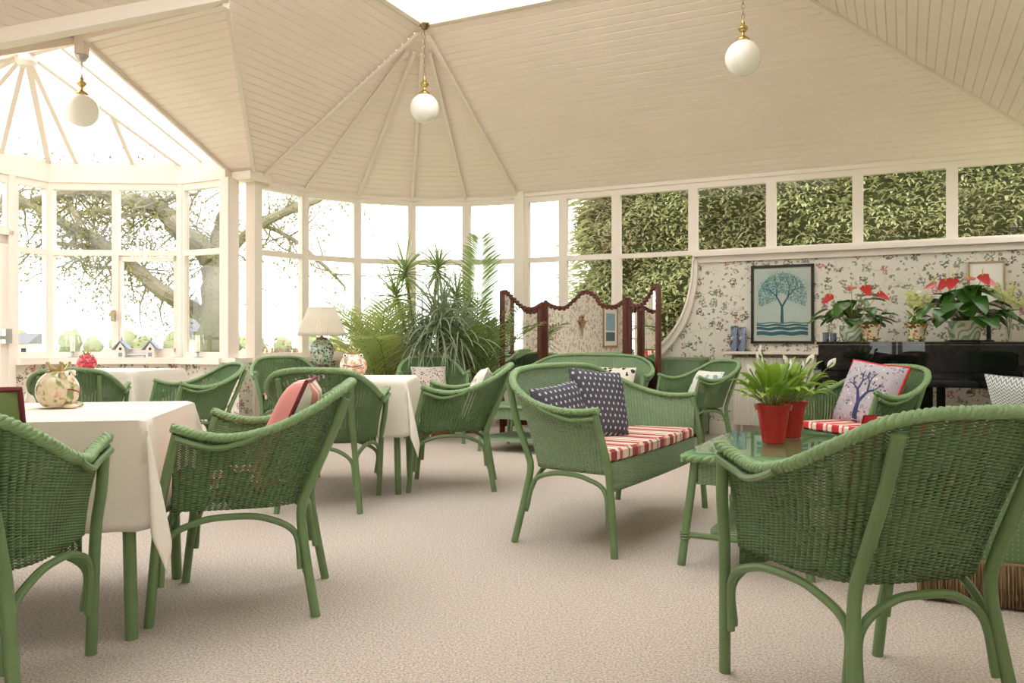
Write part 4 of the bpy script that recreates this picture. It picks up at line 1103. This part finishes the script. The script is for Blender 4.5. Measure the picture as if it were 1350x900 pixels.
# linen basket
t=empty('linen_basket',W(-2.12,B1-.24)); t.rotation_euler=(0,0,ANG); tag(t,'upright green woven linen basket against the wallpapered wall','basket')
mb=MB(); w,d_,h=.205,.17,.80; P=[V((-w,-d_,0)),V((w,-d_,0)),V((w,d_,0)),V((-w,d_,0))]; s0=0
for a,b in zip(P,P[1:]+P[:1]):
    L=(b-a).length; n=int(L/.02); nr=V(((b-a).y,-(b-a).x,0)).normalized()
    mb.grid(lambda u,v:a.lerp(b,u)+nr*.004*abs(sin(u*n*pi))+V((0,0,.04+(h-.04)*v)),n*4,1,0,lambda u,v:(u*n,v*h))
mb.build('woven_body',weave_l,t)
mb=MB(); mb.box((-w-.01,-d_-.01,h),(w+.01,d_+.01,h+.03)); mb.build('lid',weave_l,t,False)
for sx in (-1,1):
    for sy in (-1,1): mb=MB(); mb.tube([V((sx*w,sy*d_,0)),V((sx*w,sy*d_,h))],.014,8); mb.build('corner_post',green,t)

# piano
t=empty('upright_piano'); PB=8.32; t.matrix_world=wallM(-.72,PB,0); tag(t,'black lacquered upright piano with flowers along its top','piano')
L=1.62; D=.36
mb=MB(); mb.box((0,-D,.62),(L,0,.97)); mb.box((0.0,-D-.005,.45),(.05,0,.62)); mb.box((L-.05,-D-.005,.45),(L,0,.62)); mb.build('case',blackgl,t,False)
mb=MB(); mb.box((-.015,-D-.025,.972),(L+.015,.01,.998)); mb.build('lid',blackgl,t,False)
for x0,x1 in ((-.012,.05),(L-.05,L+.012)):
    mb=MB(); n=10; top=cat([V((0,-D,.87)),V((0,-D-.06,.80)),V((0,-D-.14,.765)),V((0,-D-.26,.76)),V((0,-D-.29,.735)),V((0,-D-.29,.62)),V((0,-D,.60))],6)
    pts=top; k=len(pts)
    va=[V((x0,p.y,p.z)) for p in pts]; vb=[V((x1,p.y,p.z)) for p in pts]
    mb.add(va+vb,[tuple(range(k)),tuple(range(2*k-1,k-1,-1))]+[(i,(i+1)%k,k+(i+1)%k,k+i) for i in range(k)]); mb.build('key_cheek',blackgl,t,True,40)
mb=MB(); mb.box((.05,-D-.285,.615),(L-.05,-D,.675)); mb.build('key_bed',blackgl,t,False)
mb=MB(); mb.box((.06,-D-.26,.70),(L-.06,-D-.11,.735)); mb.build('fall_board',blackgl,t,False)
for x in (.03,L*.36,L*.62,L-.03):
    mb=MB(); y=-D-.25 if x in (.03,L-.03) else -.2; mb.box((x-.035,y-.035,0),(x+.035,y+.035,.62)); mb.build('leg',blackgl,t,False)
mb=MB(); mb.box((L*.40,-.30,.10),(L*.58,-.08,.62)); mb.box((L*.05,-.32,.03),(L*.95,-.05,.10)); mb.build('pedal_box',blackgl,t,False)
for k in (-1,1): mb=MB(); mb.box((L*.49+k*.06-.02,-.42,.05),(L*.49+k*.06+.02,-.30,.065)); mb.build('pedal',brass,t,False)
def onp(a,y=-.18,z=.9985): return W(a,PB+y,z)
def anthurium(a,y,potm,r0,r1,h,label,seed,n,H,nf,tray=False):
    t=empty('potted_anthurium',onp(a,y)); tag(t,label,'plant','red anthuriums on the piano'); rng=random.Random(seed); z0=0
    if tray: mb=MB(); mb.lathe([(0,0),(.14,0),(.165,.012),(.16,.014),(.135,.004),(0,.004)],(0,0,0),28); mb.build('tray',steel,t); z0=.012
    mb=MB(); mb.lathe([(r0*.9,z0),(r0,z0+.006),(r1*1.02,z0+h*.55),(r1,z0+h*.95),(r1+.004,z0+h),(r1-.008,z0+h),(r1-.012,z0+h*.9)],(0,0,0),28); mb.build('pot',potm,t)
    mb=MB();st=MB()
    for k in range(n):
        az=2*pi*k*.382+rng.uniform(-.2,.2); el=R_(rng.uniform(5,80)); d=V((cos(az)*cos(el),sin(az)*cos(el),sin(el))); e=V((0,0,h))+d*H*rng.uniform(.35,.66); e.z=max(e.z,h+.02)
        st.tube([V((0,0,h*.9)),V((0,0,h)).lerp(e,.6)+V((0,0,.03)),e],.003,5); leaf(mb,e,V((d.x,d.y,rng.uniform(-.5,.1))),V((0,0,1)),H*rng.uniform(.34,.5),.15*H/.4*rng.uniform(.9,1.2),.8,6,0,2,.12)
    for k in range(nf):
        az=2*pi*k/nf+rng.uniform(-.4,.4); el=R_(rng.uniform(50,80)); d=V((cos(az)*cos(el),sin(az)*cos(el),sin(el))); e=V((0,0,h))+d*H*rng.uniform(.75,1.0)
        st.tube([V((0,0,h*.9)),V((0,0,h)).lerp(e,.5),e],.003,5)
        nn=(ROOM*.8+V((cos(az)*.5,sin(az)*.5,.75))).normalized(); f=(V((cos(az)*.7,sin(az)*.7,-.5))-nn*nn.dot(V((cos(az)*.7,sin(az)*.7,-.5)))).normalized(); fl_=MB(); leaf(fl_,e-f*.02,f,nn,.125,.12,.15,6,0,2,.06); q=fl_.build('red_spathe',redsp,t,True,80); sp=MB(); sp.tube([e+nn*.01,e+nn*.02+V((0,0,.05))],.005,6); sp.build('spadix',shrub_y,q)
    for m,nm,mt in ((mb,'leaves',anth_l),(st,'stems',stem_m)): m.build(nm,mt,t,True,80)
    return t
anthurium(-.44,-.20,swirl,.085,.11,.15,'red anthurium in a pale pot at the left end of the piano',31,36,.44,4)
anthurium(.47,-.17,swirl,.115,.13,.17,'large red anthurium in a swirled green pot on a tray on the piano',32,46,.50,6,True)
def cachepot(a,y,label,seed,tall=False):
    t=empty('cachepot',onp(a,y)); tag(t,label,'plant','painted flowerpots on the piano'); rng=random.Random(seed)
    mb=MB(); mb.lathe([(.0,.02),(.066,.022),(.07,.03),(.066,.045),(.075,.09),(.09,.135),(.098,.15),(.10,.156),(.094,.156),(.086,.135)],(0,0,0),28); mb.build('pot',cachep,t)
    for k in range(4): mb=MB(); mb.ball((.062*cos(k*pi/2+.6),.062*sin(k*pi/2+.6),.012),.014,.014,.0125,10,8); mb.build('foot',gold,t)
    mb=MB(); mb.lathe([(.064,.016),(.074,.02),(.074,.028),(.064,.034)],(0,0,0),24); mb.build('gilt_band',gold,t)
    lv=MB(); st=MB()
    for k in range(50):
        az=rng.uniform(0,2*pi); el=R_(rng.uniform(20,85)); d=V((cos(az)*cos(el),sin(az)*cos(el),sin(el))); leaf(lv,V((cos(az)*.05,sin(az)*.05,.14)),d,V((0,0,1)),rng.uniform(.05,.09),.022,.6,3,0,1)
    for k in range(30):
        az=rng.uniform(0,2*pi); r=.09*sqrt(rng.random()); c=V((r*cos(az),r*sin(az),.185+.035*(1-r/.09)+rng.uniform(-.01,.015))); st.tube([V((c.x*.6,c.y*.6,.14)),c],.0012,4)
        fl_=MB(); flower(fl_,c,ROOM*.8+V((rng.uniform(-.7,.7),rng.uniform(-.7,.7),.8)),7,.019,.012,k); fl_.build('daisy',daisy,t,True,80)
    lv.build('leaves',lily_l,t,True,80); st.build('stems',stem_m,t)
    if tall:
        s2_=MB(); lv2=MB()
        for k in range(6):
            bl=MB()
            az=2*pi*k/6+rng.uniform(-.4,.4); e=V((.10*cos(az),.10*sin(az),rng.uniform(.36,.47))); s2_.tube(cat([V((0,0,.14)),V((e.x*.4,e.y*.4,.30)),e],4),.0022,5)
            for j in range(9):
                c=V((0,0,.2)).lerp(e,.55+.45*j/8)+V((rng.uniform(-.03,.03),rng.uniform(-.03,.03),rng.uniform(-.01,.02)))
                flower(bl,c,ROOM+V((rng.uniform(-.8,.8),rng.uniform(-.8,.8),.5)),5,.03,.022,j)
            bl.build('bloom_spray',daisy if k==1 else paleorch,t,True,80)
        for k in range(7): az=k*.9; leaf(lv2,V((0,0,.15)),V((cos(az)*.6,sin(az)*.6,.8)),V((0,0,1)),.2,.035,1.0,5,0,1)
        s2_.build('tall_stems',stem_m,t); lv2.build('tall_leaves',lily_l,t,True,80)
cachepot(-.285,-.25,'painted flowerpot of white daisies beside the left anthurium on the piano',41)
cachepot(.09,-.22,'painted flowerpot with daisies and tall pale blooms in the middle of the piano top',42,True)
t=empty('glass_vase',onp(.80,-.2)); tag(t,'slim glass vase of yellow-green sprays at the right of the piano top','vase')
mb=MB(); mb.lathe([(.03,0),(.032,.004),(.026,.03),(.03,.25),(.034,.27),(.031,.27),(.027,.25),(.023,.03),(0,.012)],(0,0,0),20); mb.build('vase',vglass,t)
rng=random.Random(51); st=MB(); g2=MB()
for k in range(7):
    lv=MB(); az=2*pi*k/7; e=V((.13*cos(az),.13*sin(az),rng.uniform(.34,.50))); st.tube(cat([V((0,0,.02)),V((e.x*.3,e.y*.3,.27)),e],4),.002,5)
    for j in range(9):
        c=V((0,0,.25)).lerp(e,.4+.6*j/8)+V((rng.uniform(-.025,.025),rng.uniform(-.025,.025),0))
        flower(lv,c,ROOM+V((rng.uniform(-.8,.8),rng.uniform(-.8,.8),.5)),4,.025,.020,j)
    lv.build('bloom_spray',paleorch,t,True,80)
for k in range(8): az=k*.8; leaf(g2,V((0,0,.26)),V((cos(az),sin(az),.2)),V((0,0,1)),.13,.03,.6,5,0,1)
st.build('stems',stem_m,t); g2.build('leaves',anth_l,t,True,80)
for a,h,lb in ((-.665,.085,'small blue and silver canister at the left end of the piano top, outer one'),(-.60,.08,'small silver canister beside the left anthurium on the piano top')):
    mb=MB(); mb.lathe([(.026,0),(.028,.003),(.028,h-.012),(.03,h-.01),(.03,h),(0,h+.003)],(0,0,0),20); o=mb.build('canister',bluegl,None); o.location=onp(a,-.24); tag(o,lb,'canister','canisters on the piano')
mb=MB(); mb.lathe([(.045,0),(.045,.012),(.018,.02),(.016,.22),(.026,.235),(.026,.25),(.014,.255),(0,.256)],(0,0,0),18); o=mb.build('candlestick',blackm,None); o.location=onp(.655,-.16); tag(o,'dark candlestick right of the large anthurium on the piano','candlestick')

# sofa with bullion fringe at the right edge
t=empty('sofa'); s0=W(.06,3.525); t.location=s0; t.rotation_euler=(0,0,ANG); tag(t,'green upholstered sofa with a fringed hem at the right edge','sofa')
def rbox(mb,lo,hi,r=.03):
    bm_=MB(); x0,y0,z0=lo;x1,y1,z1=hi
    for k,(ins,z) in enumerate(((r,z0),(r*.3,z0+r*.3),(0,z0+r),(0,z1-r),(r*.3,z1-r*.3),(r,z1))):
        pass
    P=[]
    for ins,z in ((r,z0),(r*.3,z0+r*.3),(0,z0+r),(0,z1-r),(r*.3,z1-r*.3),(r,z1)):
        ring_=[]
        for cx,cy,a0 in ((x1-r,y1-r,0),(x0+r,y1-r,pi/2),(x0+r,y0+r,pi),(x1-r,y0+r,3*pi/2)):
            for j in range(4): a=a0+pi/2*j/3; ring_.append(V((cx+(r-ins)*cos(a)*1.0,cy+(r-ins)*sin(a),z)))
        P.append(ring_)
    n=16; vs=[v for r_ in P for v in r_]; fs=[(i*n+k,i*n+(k+1)%n,(i+1)*n+(k+1)%n,(i+1)*n+k) for i in range(5) for k in range(n)]+[tuple(range(n))[::-1],tuple(range(5*n,6*n))]
    mb.add(vs,fs)
mb=MB(); rbox(mb,(0,0,.15),(1.15,1.75,.485),.03); mb.build('base',sofag,t)
mb=MB(); rbox(mb,(.01,.01,.488),(.66,1.74,.56),.03); mb.build('seat_pad',palegreen,t)
mb=MB(); rbox(mb,(.68,.0,.486),(1.1,1.75,.88),.06); mb.build('backrest',sofag,t)
mb=MB(); P=[V((-.006,-.006,0)),V((1.155,-.006,0)),V((1.155,1.756,0)),V((-.006,1.756,0))]
for a,b in zip(P,P[1:]+P[:1]):
    L=(b-a).length; nr=V(((b-a).y,-(b-a).x,0)).normalized(); n=int(L/.012)
    mb.grid(lambda u,v:a.lerp(b,u)+nr*(.006+.005*sin(u*n*2*pi))*(1-v*.5)+V((0,0,.012+.155*v)),n*4,2,0,lambda u,v:(u*L,v*.155))
o=mb.build('fringe',fringe,t); md=o.modifiers.new('thick','SOLIDIFY'); md.thickness=.006
mb=MB(); mb.tube([p+V((0,0,.17)) for p in P],.008,6,closed=True); mb.build('braid_trim',simple('tan_braid','a08c66',.8,.2,60),t)
o,_=pillow('scatter_cushion',herring,.44,.34,.12,'grey and white herringbone cushion on the sofa at the right edge')
o.location=W(.56,4.40,.685); o.rotation_euler=(Matrix.Rotation(ANG-R_(30),4,'Z')@Matrix.Rotation(R_(28),4,'X')@Matrix.Rotation(R_(4),4,'Y')).to_euler()

# ------------------------------------------------------------------ pendants
def pendant(x,y,ztop,zg,label,block=False):
    t=empty('pendant_light',(x,y,ztop)); tag(t,label,'lamp','opal globe pendants'); d=zg-ztop; r=.142
    if block: mb=MB(); mb.box((-.04,-.05,-.05),(.04,.05,.17)); mb.build('hanging_block',white,t,False)
    mb=MB(); mb.lathe([(.0,0),(.055,0),(.058,-.01),(.045,-.03),(.03,-.05),(.012,-.06),(0,-.062)][::-1],(0,0,-.05 if block else 0),20); mb.build('ceiling_rose',steel if block else dbrass,t)
    mb=MB(); z=-.06-(.05 if block else 0); ze=d+r+.17; n=int((z-ze)/.042); st_=(z-ze)/n
    for k in range(n):
        c=V((0,0,z-st_*(k+.5))); ax=V((1,0,0)) if k%2 else V((0,1,0))
        mb.tube([c+ax*.010*cos(a)+V((0,0,.027*sin(a))) for a in [2*pi*i/10 for i in range(10)]],.0032,5,closed=True)
    mb.build('chain',dbrass,t)
    mb=MB(); b=d+r
    mb.lathe([(.052,b-.012),(.056,b-.002),(.05,b+.012),(.03,b+.025),(.012,b+.04),(.012,b+.06),(.03,b+.075),(.042,b+.092),(.034,b+.108),(.014,b+.12),(.018,b+.135),(.010,b+.15),(.004,b+.175),(0,b+.178)],(0,0,0),24); mb.build('brass_gallery',brass,t)
    mb=MB(); mb.ball((0,0,d),r,None,None,32,20); mb.build('globe',opal,t)
p=W(SKL+.02,BT-.02); pendant(p.x,p.y,ZT,3.255,'opal globe pendant hanging from the roof light corner where the ceiling ribs meet')
p=W(SKR,BT-.02); pendant(p.x-.015,p.y,ZT,3.285,'opal globe pendant against the boarded ceiling on the right')
p=W(AGL+.05,AMID); pendant(p.x+.02,p.y,ZR-.17,3.02,'opal globe pendant hanging in front of the glazed bay roof',True)

# ------------------------------------------------------------------ sill ornaments in the bay
def onsill(px,off,i=1):
    p,q=PL[i],PL[i+1]; d=(q-p).normalized(); n=V((-d.y,d.x,0))
    if (W(-7.2,4.74)-p).dot(n)<0: n=-n
    # from a fraction along the sill
    return p.lerp(q,px)+n*off, atan2(d.y,d.x)
def birdhouse(f,label):
    p,a=onsill(f,.085); t=empty('bird_house',(p.x,p.y,SILL+.0005),a+pi); t.scale=(.86,.86,.9); tag(t,label,'ornament','miniature bird houses on the bay sill')
    mb=MB(); w=.052; mb.add([V(q) for q in ((-w,-.05,0),(w,-.05,0),(w,.05,0),(-w,.05,0),(-w,-.05,.11),(w,-.05,.11),(w,.05,.11),(-w,.05,.11),(0,-.05,.185),(0,.05,.185))],[(0,1,5,8,4),(3,7,9,6,2),(0,4,7,3),(1,2,6,5),(0,3,2,1),(4,8,9,7),(5,6,9,8)]); mb.build('house',white,t,False)
    mb=MB()
    for s in (-1,1): mb.bar(V((s*.001,0,.20)),V((s*.105,0,.095)),.125,.012,V((0,0,1)))
    mb.build('roof',slate,t,False)
    mb=MB(); mb.tube([V((0,0,.19)),V((0,0,.25))],.006,8); mb.ball((0,0,.215),.012,None,None,10,8); mb.build('finial',slate,t)
    mb=MB(); mb.lathe([(.017,0),(.017,.004),(0,.004)],(0,0,0),16); o=mb.build('entrance_hole',blackm,t); o.location=(0,-.05,.105); o.rotation_euler=(pi/2,0,0)
    mb=MB(); mb.box((-.022,-.054,.012),(.022,-.05,.06)); mb.build('door_panel',slate,t,False)
    # seen from the room on either face
    mb=MB(); mb.lathe([(.017,0),(.017,.004),(0,.004)],(0,0,0),16); o=mb.build('entrance_hole',blackm,t); o.location=(0,.05,.105); o.rotation_euler=(-pi/2,0,0)
    mb=MB(); mb.box((-.022,.05,.012),(.022,.054,.06)); mb.build('door_panel',slate,t,False)
birdhouse(.435,'white miniature bird house, left of the pair on the bay sill')
birdhouse(.215,'white miniature bird house, right of the pair on the bay sill')
p,a=onsill(.33,.085); mb=MB(); mb.tube([V((-.12,0,.03)),V((.12,0,.03))],.011,8)
for s in (-1,1): mb.tube([V((s*.09,0,0)),V((s*.09,0,.03))],.009,8)
o=mb.build('rail_ornament',steel,None); o.location=(p.x,p.y,SILL+.0005); o.rotation_euler=(0,0,a); tag(o,'small grey rail lying on the sill between the two bird houses','ornament')
def hurricane(p,label):
    t=empty('hurricane_lamp',(p.x,p.y,SILL+.0005)); tag(t,label,'candle holder','glass hurricane lamps on the bay sill')
    mb=MB(); mb.lathe([(.05,0),(.052,.006),(.015,.014),(.012,.05),(.03,.06),(.03,.064),(0,.066)],(0,0,0),20); mb.build('foot',steel,t)
    mb=MB(); mb.lathe([(.036,.062),(.06,.09),(.068,.16),(.058,.22),(.055,.27),(.07,.31)],(0,0,0),28); mb.build('glass_chimney',vglass,t)
    mb=MB(); mb.lathe([(.024,.066),(.024,.24),(.022,.245),(0,.243)],(0,0,0),18); mb.build('candle',ivory,t)
hurricane(onsill(.80,.085)[0],'glass hurricane lamp with a white candle at the left of the bay sill')
hurricane(onsill(.52,.085,0)[0],'glass hurricane lamp with a candle at the right end of the bay sill')

# ------------------------------------------------------------------ seen in the mirrors: the wall behind
t=empty('wall_bracket'); t.matrix_world=Matrix.Translation(W(AL+.002,.16,1.38))@Matrix.Rotation(ANG+pi/2,4,'Z'); tag(t,'small gilded wall bracket reflected in the middle mirror of the screen','bracket')
mb=MB(); mb.box((-.17,-.14,.05),(.17,0,.075)); mb.build('shelf',goldfr,t,False)
mb=MB(); mb.lathe([(0,-.28),(.012,-.26),(.02,-.2),(.03,-.1),(.055,-.02),(.10,.05)],(0,-.05,0),16); mb.build('corbel',goldfr,t)
mb=MB(); mb.lathe([(.03,.075),(.035,.09),(.02,.12),(.04,.16),(.03,.2),(0,.21)],(0,-.06,0),16); mb.build('finial',dbrass,t)
def seapic(t,w,h,fw):
    mb=MB(); mb.box((fw*.5,-.012,fw*.5),(w-fw*.5,-.006,h-fw*.5)); mb.build('mount',mat_w,t,False)
    mb=MB(); mb.box((.20,-.014,h*.42),(w-.20,-.012,h-.16)); mb.build('sky_print',seaprint,t,False)
    mb=MB(); mb.box((.20,-.014,.16),(w-.20,-.012,h*.38)); mb.build('sea_print',darksea,t,False)
framed('framed_picture',0,1.05,0,.98,goldfr,.05,'blue seascape print in a gilt frame reflected in the middle mirror of the screen',Matrix.Translation(W(AL+.002,-2.35,.85))@Matrix.Rotation(ANG+pi/2,4,'Z'),seapic)

# ------------------------------------------------------------------ garden
g=MB(); g.quad(V((-120,4,-.25)),V((120,4,-.25)),V((120,160,-.25)),V((-120,160,-.25))); g.quad(V((-120,-60,-.25)),V((120,-60,-.25)),V((120,4,-.25)),V((-120,4,-.25)))
o=g.build('ground',lawnm,None,False); struct(o)
def pxp(x,y,Y): return V(((x-675)/1070*Y,Y,1+(450-y)/1070*Y))
t=empty('oak_tree',pxp(278,540,15)); t.location.z=-.25; tag(t,'big oak with spreading boughs outside the glazed bay','tree'); O=t.location
br=[([(278,540),(278,470),(281,430),(284,390),(284,355),(276,335)],[.36,.33,.31,.31,.30,.24],15),
 ([(280,345),(262,322),(248,312),(232,300),(222,285),(205,274),(180,266),(160,263),(140,256),(112,250),(80,256),(40,268),(0,275),(-40,300)],[.24,.24,.22,.21,.2,.19,.17,.15,.15,.15,.13,.11,.09,.05],14.6),
 ([(282,425),(250,405),(225,391),(205,378),(186,360),(168,347),(145,329),(128,316),(112,308),(94,301),(74,288),(50,275),(10,250)],[.2,.18,.17,.16,.15,.14,.13,.13,.12,.11,.10,.08,.05],14.2),
 ([(280,345),(288,310),(297,280),(310,250)],[.2,.16,.15,.12],15.2),
 ([(284,350),(310,322),(344,296),(382,277),(418,263),(460,240)],[.16,.13,.11,.10,.09,.05],15),
 ([(344,296),(368,305),(394,321),(417,341),(440,362),(456,380)],[.06,.05,.05,.045,.04,.02],15),
 ([(140,256),(126,240),(118,225)],[.1,.09,.06],14.6),([(100,281),(120,280),(132,277),(160,284),(190,282)],[.05,.06,.06,.05,.03],14),([(95,252),(92,270),(101,284),(104,300)],[.10,.07,.06,.04],14),
 ([(168,347),(150,332),(120,327),(90,322),(60,318)],[.05,.05,.05,.04,.03],14.2),([(205,274),(225,262),(260,255)],[.07,.05,.03],14.4),([(186,360),(165,352),(120,352),(100,340)],[.04,.04,.03,.02],14)]
mb=MB(); rng=random.Random(6); tips=[]
for pts,rad,Y in br:
    P=cat([pxp(x,y,15+(Y-15)*min(1,i/2)+.25*sin(i*1.7)*min(1,i))-O for i,(x,y) in enumerate(pts)],4); n=len(P); rr=[]
    for i in range(n):
        k=i/(n-1)*(len(rad)-1); j=min(int(k),len(rad)-2); rr.append((rad[j]+(rad[j+1]-rad[j])*(k-j))*(1+.10*sin(i*2.1))*.8)
    mb.tube(P,rr,9); tips+=[(p,r) for p,r in zip(P,rr) if r<.2]
tw=[]
for k in range(230):
    p,r=rng.choice(tips); d=V((rng.uniform(-1,1),rng.uniform(-.6,.6),rng.uniform(-.8,.9))).normalized(); L=rng.uniform(.4,1.3); P=[p.copy()]; q=p.copy()
    for j in range(5): d=(d+V((rng.uniform(-.4,.4),rng.uniform(-.3,.3),rng.uniform(-.45,.3)))).normalized(); q=q+d*L/5; P.append(q.copy())
    mb.tube(P,[max(.006,.022*(1-j/6)) for j in range(6)],4); tw+=P[2:]
mb.build('trunk_and_boughs',bark,t)
mb=MB()
for k in range(14000):
    p=rng.choice(tw)+V((rng.gauss(0,.2),rng.gauss(0,.2),rng.gauss(0,.2))); s=rng.uniform(.025,.06); d=V((rng.uniform(-1,1),rng.uniform(-1,1),rng.uniform(-1,.4))); leaf(mb,p,d,V((rng.uniform(-1,1),.3,1)),s*1.5,s*.8,.2,2,0,1)
mb.build('leaves',leaf_o,t,True,80)
# conifer hedge behind the wallpapered wall
t=empty('conifer_hedge',W(0,11.6,-.25)); t.rotation_euler=(0,0,ANG); tag(t,'tall clipped conifer hedge outside the high windows','hedge')
def hs(u,v):
    a=-4.6+10.5*u; z=5.2*v; e=max(0,min(1,(a+4.6)/1.2)); nn=noise.noise(V((a*1.3,z*1.3,3)))*.35+noise.noise(V((a*3.1,z*3.1,7)))*.16
    return a,z,nn-.0+(1-e)**2*.7
mb=MB()
def hv(u,v):
    a,z,n=hs(u,v); return V((a+(.75*noise.noise(V((z*.9,.3,1)))+.3*noise.noise(V((z*2.7,.3,5))))*max(0,1-u/.15),n,z))
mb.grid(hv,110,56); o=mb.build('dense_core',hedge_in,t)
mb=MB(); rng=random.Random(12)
for k in range(30000):
    u=rng.random()**1.15; v=rng.uniform(.25,1.0); p=hv(u,v)+V((0,-rng.uniform(.0,.16),0)); 
    d=V((rng.uniform(-.8,.8),-rng.uniform(.3,1),rng.uniform(-.5,.6))); leaf(mb,p,d,V((0,0,1)),rng.uniform(.06,.15),rng.uniform(.022,.045),1.1,3,0,1,.3)
for k in range(1500):
    z=rng.uniform(1.2,5.2); p=V((-4.55+rng.uniform(-.25,.3)+.45*noise.noise(V((z*1.4,2,2))),rng.uniform(0,1.5),z)); leaf(mb,p,V((-1,rng.uniform(-.8,.5),rng.uniform(-.4,.5))),V((0,0,1)),rng.uniform(.12,.28),.06,1,3,0,1,.3)
o=mb.build('leafy_sprays',hedge_l,t,True,80)
# shrubs under the windows
def shrub(x,y,w,h,mat,label,seed,n=900):
    rng=random.Random(seed); t=empty('shrub',(x,y,-.25)); tag(t,label,'shrub'); mb=MB(); st=MB()
    for k in range(26): a=rng.uniform(0,2*pi); st.tube([V((0,0,0)),V((cos(a)*w*.25,sin(a)*w*.2,h*.5)),V((cos(a)*w*.45*rng.random(),sin(a)*w*.4*rng.random(),h*.9))],.012,4)
    for k in range(n):
        a=rng.uniform(0,2*pi); r=sqrt(rng.random())*w*.5; z=h*rng.uniform(.25,1)*(1-.35*(r/(w*.5))**2); leaf(mb,V((r*cos(a),r*sin(a)*.8,z)),V((rng.uniform(-1,1),rng.uniform(-1,1),rng.uniform(-.2,1))),V((0,0,1)),rng.uniform(.05,.10),.035,.3,2,0,1)
    st.build('stems',bark,t); mb.build('leaves',mat,t,True,80)
shrub(-3.45,12.0,1.1,1.28,shrub_p,'pinkish flowering shrub outside the window beside the white post',61,1300)
shrub(-2.35,11.2,.75,1.35,shrub_y,'bright yellow-green shrub outside the window behind the lamp',62)
# far trees and houses
rng=random.Random(77)
far=[(-51+2.35*i+rng.uniform(-.15,.15),72+rng.uniform(-1,1),rng.uniform(1.5,2.15)+(.5 if i%5==2 else 0)) for i in range(26)]
for i,(x,y,h) in enumerate(far):
    t=empty('distant_tree',(x,y,-.25)); tag(t,'distant tree in the hazy line beyond the field','tree','distant trees beyond the field')
    mb=MB(); sd=rng.uniform(0,50); mb.ball((0,0,h*.55),h*.5,h*.4,h*.52,14,10,0,lambda p,d:p*(1+.35*noise.noise(d*2.2+V((sd,0,0)))+.2*noise.noise(d*5+V((0,sd,0))))); mb.build('crown',far_t,t)
    mb=MB(); mb.tube([V((0,0,0)),V((0,0,h*.4))],.18,6); mb.build('trunk',bark,t)
def house(x,y,w,h,label,cone=False):
    t=empty('distant_house',(x,y,-.25)); tag(t,label,'house')
    if cone:
        mb=MB(); mb.lathe([(w,0),(w,h)],(0,0,0),20); mb.build('wall',housew,t); mb=MB(); mb.lathe([(w*1.25,h),(0,h*2.1)],(0,0,0),20); mb.build('roof',roofm,t); return
    mb=MB(); mb.box((-w,-1.5,0),(w,1.5,h)); mb.build('wall',housew,t,False)
    mb=MB(); mb.add([V(q) for q in ((-w*1.08,-1.7,h),(w*1.08,-1.7,h),(w*1.08,1.7,h),(-w*1.08,1.7,h),(-w,0,h*1.7),(w,0,h*1.7))],[(0,1,5,4),(2,3,4,5),(0,4,3),(1,2,5),(0,3,2,1)]); mb.build('roof',roofm,t,False)
    for k in (-.5,.3):
        mb=MB(); mb.box((w*k,-1.53,h*.35),(w*k+.35,-1.5,h*.7)); mb.build('window',blackm,t,False)
house(-35.6,60,.75,1.1,'pale distant house with a slate roof beyond the lawn at the left')
house(-10.9,28,.55,1.35,'round pale dovecote with a conical grey roof beside the oak trunk',True)

# ------------------------------------------------------------------ light and camera
wd=bpy.data.worlds.new('overcast_sky'); sc.world=wd; wd.use_nodes=True; nt=wd.node_tree; S.nt=nt
bg=nt.nodes['Background']; bg.inputs[0].default_value=(1.0,.985,.965,1); bg.inputs[1].default_value=4.0
cam=bpy.data.cameras.new('camera'); cam.sensor_width=36; cam.lens=1070/1350*36; cam.clip_start=.05; cam.clip_end=400
co_=bpy.data.objects.new('camera',cam); COL.objects.link(co_); co_.location=(0,0,1); co_.rotation_euler=(pi/2,0,0); sc.camera=co_
vs_=sc.view_settings; vs_.view_transform='Standard'; vs_.look='None'; vs_.gamma=1; vs_.use_curve_mapping=False; vs_.exposure=0.28
sc.cycles.transparent_max_bounces=16; sc.cycles.max_bounces=10; sc.cycles.diffuse_bounces=6; sc.cycles.use_denoising=True
